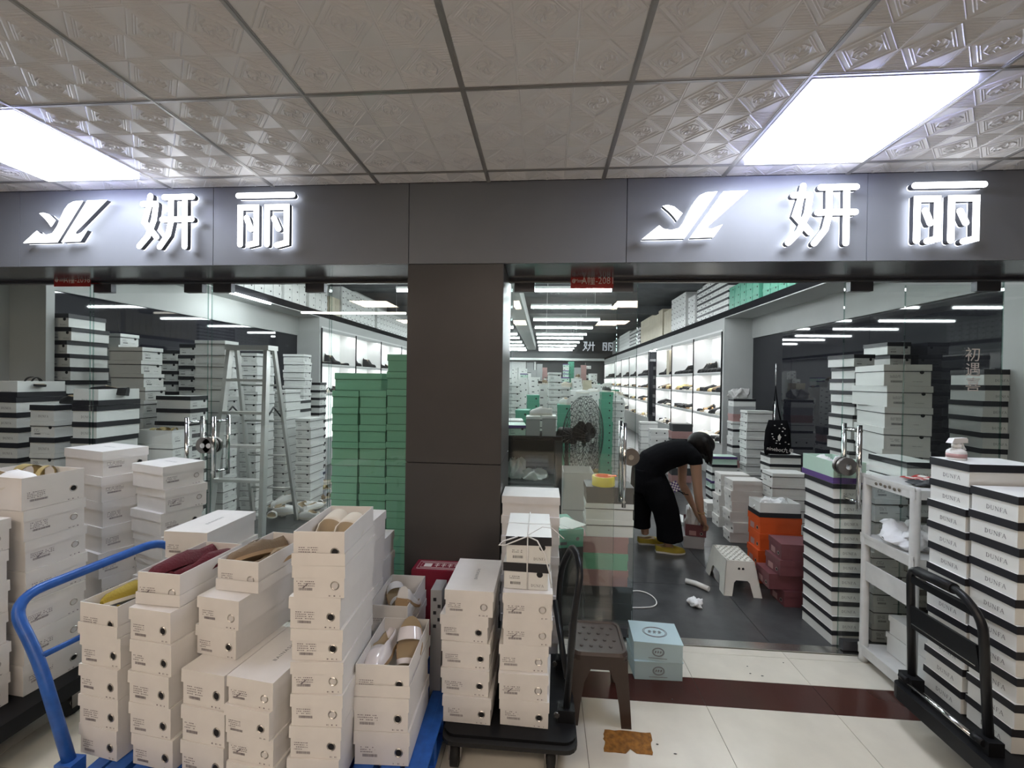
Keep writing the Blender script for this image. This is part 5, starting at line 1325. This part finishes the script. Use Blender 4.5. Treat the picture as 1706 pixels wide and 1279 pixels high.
for tries in range(400):
    dp = rnd.uniform(6.2, 14.5); px = rnd.uniform(843, 1030); yt = 634+ (1.56-rnd.uniform(.7,1.55))*706/dp
    q = at(px, 640, Yc(px, dp))
    if (990 < px < 1034 and dp < 8) or min((q-f_).length for f_ in FPOS) < .40: continue
    FPOS.append(q); i += 1
    if i >= 40: break
    stack(f'of {"scattered" if i < 20 else "loose"} {ords[i % 20]} stack in the far heap', px, Yc(px, dp), yt, F0, rnd.choice(['line','line','dots','mint','teal','line','eye']), rnd.uniform(-25,25), 0, 'L', 0, wob=2)
    if i % 3 == 0:
        p = at(px, yt, Yc(px, dp)); shoe(rnd.choice(['sneaker','loafer','sandal']), rnd.choice(['shoe_black','shoe_white','shoe_brown','shoe_cream']), 'sole_white', (p.x+.09, p.y+.14, p.z+.001), (0,0,rnd.uniform(0,6)), f'small shoe on {ords[i//3 % 20]} scattered stack deep in the shop', 'shoes on far stacks', 1.15)
rnd = random.Random(77)
for k in range(22):
    i = rnd.randrange(20); px, yt, kd, dp = FAR[i]; Y_ = Yc(px, dp); p = at(px, yt, Y_)
    shoe(rnd.choice(['sneaker','loafer','sandal']), rnd.choice(['shoe_black','shoe_white','shoe_brown','shoe_cream']), 'sole_white', (p.x+.10+.0*k, p.y+.10+.17*(k//20)+.002*k, p.z+.001), (0,0,rnd.uniform(0,6)), f'shoe on a stack top in the shop middle, {ords[k % 20]}{" again" if k > 19 else ""} of many', 'shoes on far stacks', 1.0) if k in (0,2,3,5,7,8,11,13,16,18) else None
# framed picture on the far wall
a = at(883, 612, BY-.04)
t = thing('framed_notice', 'small framed notice on the far back wall', 'picture frame', (a.x, BY-.05, a.z))
O('frame', (MB().box(-.2,.2,0,.02,-.28,.28), ['card_dark']), t); O('sheet', (MB().box(-.17,.17,-.002,0,-.25,.25), ['card_grey']), t)
# ------------------------------------------------------------------ white step stool with holes
q0, q1, q2 = at(1187, 990, Z=0), at(1262, 997, Z=0), at(1165, 952, Z=0)
hz = 0.24
A = at(1210, 933, Z=hz); B = at(1256, 936, Z=hz); C = at(1176, 906, Z=hz); 
dirx = (B-A); L1 = dirx.length; ang = math.atan2(dirx.y, dirx.x); L2 = (C-A).length
t = thing('step_stool', 'white plastic step stool with holed top in the doorway', 'stool', (A.x, A.y, 0), (0,0,ang))
tx = Matrix.Rotation(-ang,3,'Z') @ (C-A); sk = tx.x; L2 = tx.y; L1 = max(L1, .2); L2 = max(L2,.25)
sk = 0
m = MB(); nx_, ny_ = 5, 6
cw, cl = L1/nx_, L2/ny_
for i in range(nx_):      # top plate with real holes
    for j in range(ny_):
        x0, y0 = i*cw, j*cl; cx, cy = x0+cw/2, y0+cl/2; r = min(cw,cl)*.26; n = 12
        ci = [(cx+r*math.cos(2*math.pi*k/n), cy+r*math.sin(2*math.pi*k/n), hz) for k in range(n)]
        sq = []
        for k in range(n):
            a = 2*math.pi*k/n; c_, s_ = math.cos(a), math.sin(a); q = 1/max(abs(c_), abs(s_)); sq.append((cx+c_*q*cw/2, cy+s_*q*cl/2, hz))
        m.rings([sq, ci], 0, False, False, False); m.rings([ci, [(p[0],p[1],hz-.012) for p in ci]], 0, True, False, False)
O('top_plate', (m, ['white_plastic']), t)
m = MB(); s_ = .055; zl = .0
def side_wall(a, b, a2, b2, nx, ny):
    """trapezoid apron with an arched foot gap, thin board"""
    a, b, a2, b2 = map(Vector, (a, b, a2, b2))     # a,b top; a2,b2 bottom
    f = lambda u, v: (a.lerp(b, u)).lerp(a2.lerp(b2, u), v)
    off = Vector((nx, ny, 0))*.006
    P = [f(0,0), f(0,1), f(.22,1), f(.27,.62), f(.33,.55), f(.67,.55), f(.73,.62), f(.78,1), f(1,1), f(1,0)]
    k = len(P); vs = [tuple(p) for p in P]+[tuple(p-off) for p in P]
    fs = [list(range(k)), list(range(2*k-1, k-1, -1))]+[(i, (i+1) % k+0, (i+1) % k+k, i+k) for i in range(k)]
    m2 = MB(); m2.add(vs, [[0,1,2,3,4],[0,4,5,9],[5,6,7,8,9]]); m2.add([vs[i] for i in range(k, 2*k)], [[4,3,2,1,0],[9,5,4,0],[9,8,7,6,5]])
    m2.add(vs, [(i, (i+1) % k, (i+1) % k+k, i+k) for i in range(k)]); return m2
sides = [((0,0,hz),(L1,0,hz),(-s_*.6,-s_,0),(L1+s_*.6,-s_,0),0,-1), ((L1,0,hz),(L1,L2,hz),(L1+s_*.6,-s_,0),(L1+s_*.6,L2+s_,0),1,0), ((L1,L2,hz),(0,L2,hz),(L1+s_*.6,L2+s_,0),(-s_*.6,L2+s_,0),0,1), ((0,L2,hz),(0,0,hz),(-s_*.6,L2+s_,0),(-s_*.6,-s_,0),-1,0)]
for q in sides: O('side_wall', (side_wall(*q), ['white_plastic']), t)
m = MB()
for dx in (-.014, .014):
    c_ = Vector((L1/2+dx, -s_*.22-.0015, hz*.78)); n = 12
    m.add([(c_.x+.009*math.cos(2*math.pi*k/n), c_.y-.009*math.sin(2*math.pi*k/n)*.22*1.0*(-1)*0, c_.z+.011*math.sin(2*math.pi*k/n)) for k in range(n)], [list(range(n))])
O('grip_holes', (m, ['hole']), t)
# floor litter in the doorway
a, b = at(1142, 967, Z=.02), at(1181, 981, Z=.02)
T(O('foam_roll', (MB().tube([a, (a+b)/2+Vector((.0,.02,0)), b], .019, 14), ['shoe_white']), None), 'white foam tube lying on the dark doorway floor', 'foam tube')
c = at(1158, 1008, Z=0); crumple('tissue_paper', 'crumpled white tissue on the dark doorway floor', 'tissue', (c.x, c.y, 0), .045, .05, .03, 'tissue', 61)
P = [at(1060+34*math.cos(a), 1001-14*math.sin(a)+3*math.cos(2*a), Z=.005) for a in [-2.2+4.3*k/24 for k in range(25)]]
T(O('white_cable', (MB().tube(P, .0045, 8), ['shoe_white']), None), 'white cable loop on the dark floor by the glass', 'cable')
# black tote bag hung by the dark panels
by2 = 4.55; a = at(1275, 758, by2); b = at(1316, 700, by2)
t = thing('tote_bag', 'black tote bag with white print hanging by the dark panels', 'bag', (a.x, by2, a.z))
w_ = b.x-a.x; h_ = b.z-a.z; m = MB()
R = []
for z, k, th in ((0,.92,.02),(.08,1.0,.05),(.3,1.02,.06),(.7,.95,.05),(1.0,.72,.02)):
    R.append([(w_/2+math.cos(2*math.pi*j/20)*w_*.55*k, math.sin(2*math.pi*j/20)*th+.0, z*h_) for j in range(20)])
m.rings(R); O('body', (m, ['cloth_black']), t)
O('strap', (MB().tube([(w_*.3,0,h_*.98),(w_*.34,.01,h_*1.4),(w_*.42,.02,h_*1.95),(w_*.5,.01,h_*1.4),(w_*.62,0,h_*.98)], .008, 6), ['cloth_black']), t)
O('lettering', text_mesh('ninebot九号', .052, 'print_light'), t, (w_*.48, -.062, h_*.18), (D90, 0.12, 0))
O('leaf_mark', (MB().prism([(0,-.035),(.014,-.012),(.016,.012),(.004,.04),(-.012,.015),(-.012,-.012)], -.0005, .0005, Matrix.Translation((w_*.42,-.064,h_*.52)) @ Matrix.Rotation(D90,4,'X')), ['print_light']), t)
m = MB(); rnd = random.Random(9)
for k in range(16):
    x, z = w_*rnd.uniform(.12,.9), h_*rnd.uniform(.3,.95); m.box(x-.007, x+.007, -.066, -.065, z-.004, z+.004)
O('dot_print', (m, ['print_light']), t)
O('hook_rail', (MB().cyl((w_*.42,.02,h_*1.97),(w_*.42,BX1-.01-a.x if 0 else .02,h_*2.6),.006,8), ['chrome']), t)
t = thing('steel_pole', 'thin steel rod standing before the dark panels by the bag', 'rod', (at(1297,700,by2).x, by2+.08, 0))
O('rod', (MB().cyl((0,0,.02),(0,0,at(1297,668,by2).z),.012,10), ['chrome']), t); O('foot', (lathe([(.11,0),(.11,.012),(.02,.022)], 20), ['steel_dark']), t)
# ------------------------------------------------------------------ person bending over a box
py_ = (fy(1115, 919)+fy(1084, 906))/2
def pp(px, py, dy=0.0): 
    p = at(px, py, py_); return Vector((p.x, p.y+dy, p.z))
def loft(mb, pts, n=18):
    """rings (centre, half thickness in the view plane, half width across) along a path"""
    C = [Vector(p[0]) for p in pts]; R = []
    for i, (c, a, b) in enumerate(pts):
        t = (C[min(i+1,len(C)-1)]-C[max(i-1,0)]).normalized(); y = Vector((0,1,0)); y = (y-t*y.dot(t)).normalized(); x = t.cross(y)
        R.append([Vector(c)+x*a*math.cos(2*math.pi*j/n)+y*b*math.sin(2*math.pi*j/n) for j in range(n)])
    mb.rings(R); return mb
person = thing('person', 'person in black clothes and yellow shoes bending over a box', 'person', (0,0,0))
hd = pp(1164, 741)
B = MB()
loft(B, [(pp(1079,792),.11,.14),(pp(1092,772),.11,.14),(pp(1120,757),.095,.15),(pp(1142,753),.08,.16),(pp(1150,751),.05,.09)])
loft(B, [(pp(1144,752),.055,.06),(pp(1152,748),.048,.052),(pp(1160,744),.048,.052)])
tilt = Matrix.Rotation(math.radians(112), 3, 'Y')
B.ell(hd, .080, .074, .104, 0, 18, 12, tilt)
B.ell(hd+tilt @ Vector((.055,0,-.06)), .045, .05, .05, 0, 14, 8, tilt)         # jaw
B.ell(hd+tilt @ Vector((.086,0,-.015)), .018, .013, .024, 0, 10, 6, tilt)      # nose
for s in (-1, 1): B.ell(hd+tilt @ Vector((-.005,s*.076,-.01)), .020, .010, .030, 0, 10, 6, tilt)   # ears
for s in (-1, 1): B.ell(hd+tilt @ Vector((.072,s*.030,.005)), .008, .016, .008, 0, 8, 6, tilt)
for s, sh, el, wr_, hn in ((-1, pp(1148,763,-.165), pp(1152,815,-.175), pp(1160,848,-.12), pp(1166,860,-.09)), (1, pp(1147,763,.165), pp(1146,812,.17), pp(1160,848,.06), pp(1166,862,.03))):
    B.tube([sh+Vector((-.02,-s*.03,.02)), sh, sh.lerp(el,.35), el, el.lerp(wr_,.3), wr_, hn], [.052,.054,.046,.038,.039,.026,.028], 14)
    u = (hn-wr_).normalized(); side = Vector((0,1,0)); fw = u.cross(side).normalized()
    B.ell(hn+u*.02, .020, .040, .040, 0, 12, 8)
    for k, (off, L_) in enumerate(((-.030,.062),(-.011,.074),(.010,.070),(.029,.056))):
        b0 = hn+u*.045+side*off; b1 = b0+u*L_*.5+Vector((.010,0,-.004)); b2 = b1+u*L_*.35+Vector((-.012,0,-.012)); b3 = b2+u*L_*.1+Vector((-.014,0,-.006))
        B.tube([hn+u*.01+side*off*.8, b0, b1, b2, b3], [.010,.0098,.0092,.0085,.007], 8)
    th = hn-side*s*-.034
    B.tube([hn+u*.0+side*(.03*s*-1), hn+u*.03+side*(.050*s*-1)+Vector((-.012,0,0)), hn+u*.062+side*(.042*s*-1)+Vector((-.020,0,-.004))], [.012,.0105,.0085], 8)
for hx, kn, an, dy in ((pp(1084,797), pp(1104,838), pp(1108,903), -.10), (pp(1077,797), pp(1074,842), pp(1079,896), .10)):
    d = Vector((0,dy,0)); B.tube([hx+d*.8, hx.lerp(kn,.5)+d, kn+d, kn.lerp(an,.4)+d, an+d], [.085,.075,.056,.050,.036], 14)
bm_ = B.mesh('body', ['skin']); O('body', finish(bm_, 0.0075, 0, 4), person)
Cl = MB()
loft(Cl, [(pp(1079,800),.150,.185),(pp(1080,785),.150,.19),(pp(1088,770),.140,.185),(pp(1106,760),.130,.18),(pp(1126,754),.125,.19),(pp(1141,751),.110,.20),(pp(1150,752),.075,.16),(pp(1154,752),.05,.07)])
for s in (-1, 1): Cl.tube([pp(1140,752,s*.12), pp(1148,760,s*.165), pp(1149,768,s*.172)], [.085,.07,.062], 14)
O('blouse', finish(Cl.mesh('blouse', ['cloth_black']), 0.012, 0, 5), person)
Tr = MB()
loft(Tr, [(pp(1079,778),.145,.185),(pp(1079,800),.155,.195),(pp(1081,815),.15,.19)])
for P_ in ([pp(1083,797,-.07),pp(1096,825,-.10),pp(1104,845,-.10),pp(1109,870,-.10),pp(1111,892,-.10)], [pp(1077,797,.07),pp(1074,825,.10),pp(1072,850,.10),pp(1071,870,.10),pp(1071,883,.10)]):
    rr = [.135,.13,.118,.112,.118] if P_[0].y < py_ else [.125,.12,.10,.092,.098]
    loft(Tr, [(p, r, r*1.05) for p, r in zip(P_, rr)])
O('trousers', finish(Tr.mesh('trousers', ['cloth_black']), 0.012, 0, 5), person)
Hr = MB(); Hr.ell(hd+tilt @ Vector((-.022,0,.014)), .108, .105, .125, 0, 18, 12, tilt)
rnd = random.Random(5)
for k in range(22):
    a = 2*math.pi*k/22; s = hd+tilt @ Vector((-.045+.06*math.cos(a)*.6, .088*math.sin(a), .01+.03*math.cos(a)))
    e_ = s+Vector((.03+.03*rnd.random(), .02*math.sin(a), -.13-.05*rnd.random())); Hr.tube([s, s.lerp(e_,.5)+Vector((.015,.01*math.sin(a),0)), e_], [.032,.027,.007], 8)
O('hair', finish(Hr.mesh('hair', ['hair']), 0.0085, 0, 2), person)
O('bracelet', (MB().tube([pp(1160,847,-.12)+Vector((.030*math.cos(2*math.pi*k/16), .030*math.sin(2*math.pi*k/16), .004*math.sin(2*math.pi*k/16))) for k in range(16)], .005, 6, closed=True), ['shoe_tan']), person)
for nm, px, py, dy, rz in (('shoe', 1116, 918, -.10, -D90-.05), ('shoe', 1086, 905, .10, -D90+.12)):
    f = at(px, py, Z=0); f.y = py_+dy
    SMs = shoe_meshes('loafer', 'shoe_yellow', 'sole_white')
    o = O('shoe', SMs['upper'], person, (f.x-.005, f.y, .001), (0,0,rz), (1.12,1.12,1.12)); O('shoe_sole', SMs['sole'], o)
# pouch with straps at the waist
c = pp(1116, 803, -.16)
t = thing('phone_pouch', 'small violet checked pouch with straps hanging at the person waist', 'pouch', (c.x, c.y, c.z), (0, -.5, 0))
m = MB()
for i in range(4):
    for j in range(6): m.box(-.03+i*.015, -.016+i*.015, -.006, .006, -.045+j*.015, -.031+j*.015, (i+j) % 2)
O('pouch_body', (m, ['card_purple','print_light']), t)
O('strap', (MB().tube([(.01,0,-.045),(.03,-.01,-.09),(.07,0,-.12)], .004, 6).tube([(0,0,-.045),(.03,.01,-.08),(.05,.02,-.10)], .004, 6), ['cloth_black']), t)
# the box being packed
bq = at(1152, 902, py_+.05)
o = one_box('grey', (at(1158,912,Z=0).x, fy(1158,914)+.15, .001), -.15, 'grey-blue shoe box on the floor under the person hand', 'boxes at the person feet', 1)
o = one_box('burg', (at(1164,900,py_+.05).x, fy(1158,914)+.16, .112), -.25, 'open dark red box the person reaches into', 'boxes at the person feet', 1, state='open')
crumple('tissue_paper', 'white tissue the person holds in the dark red box', 'tissue', (o.location.x-.03, o.location.y-.03, .118), .06, .08, .15, 'tissue', 71)
o = one_box('line', (at(1140,880,py_+.5).x, py_+.55, .001), .5, 'white box lying on the floor behind the person feet', 'boxes at the person feet', 1)
# ------------------------------------------------------------------ keep the boxes that show largest as things; the rest of the stock is one mass
bpy.context.view_layer.update()
dg = bpy.context.evaluated_depsgraph_get()
roots = [o for o in SC.objects if o.parent is None and o.get('category') == 'shoe box']
cnt = {o.name: 0 for o in roots}
from mathutils.bvhtree import BVHTree
skip = {'glass_pane','light_strip','wire_cage','label_print','lid_print','eyelet','finger_notch','paper_label','seam_line','ceiling_tile','grid_bar','upper','sole','laces','strap','insole','lettering','seat_knobs','printed_pattern','round_seal'}
V, Fs, own = [], [], []; RXs = {}
def plain(me):
    if me.name not in RXs: RXs[me.name] = ([v.co.copy() for v in me.vertices], [tuple(p.vertices) for p in me.polygons])
    return RXs[me.name]
for o in SC.objects:
    if o.type != 'MESH' or o.name.split('.')[0] in skip: continue
    r = o
    while r.parent is not None: r = r.parent
    co, fs_ = plain(o.data); mw = o.matrix_world; base = len(V)
    V.extend([mw @ c for c in co])
    for f in fs_: Fs.append([i+base for i in f]); own.append(r.name)
tree = BVHTree.FromPolygons(V, Fs); org = Vector((0, 0, CH))
for yy in range(421, 1279, 4):
    for xx in range(2, 1706, 4):
        hit = tree.ray_cast(org, (RX*((xx-853)/FPX) - UX*((yy-639.5)/FPX) + FX).normalized())
        if hit[2] is not None and own[hit[2]] in cnt: cnt[own[hit[2]]] += 1
del tree, V, Fs, own
order = sorted(roots, key=lambda o: -cnt[o.name])
keep = set(o.name for o in order[:300] if cnt[o.name] > 0)
VIS = sum(1 for v in cnt.values() if v)
mass = MB(); mats = []
for o in roots:
    if o.name in keep: continue
    for c in ([o] if o.data else []) + list(o.children):
        me = c.data
        if me is None or c.name.split('.')[0] in ('lid_print',): continue
        mw = c.matrix_world; base = len(mass.v)
        mass.v += [tuple(mw @ v.co) for v in me.vertices]
        mi = []
        for mm in me.materials:
            if mm not in mats: mats.append(mm)
            mi.append(mats.index(mm))
        for p in me.polygons:
            mass.f.append([i+base for i in p.vertices]); mass.m.append(mi[p.material_index]); mass.sm.append(False)
dead = [c for o in roots if o.name not in keep for c in list(o.children)+[o]]
bpy.data.batch_remove(dead)
stock = O('shoe_box_stock', mass.mesh('shoe_box_stock', mats))
stock['kind'] = 'stuff'; stock['label'] = 'mass of further shoe boxes piled deep in the shop'; stock['category'] = 'shoe boxes'
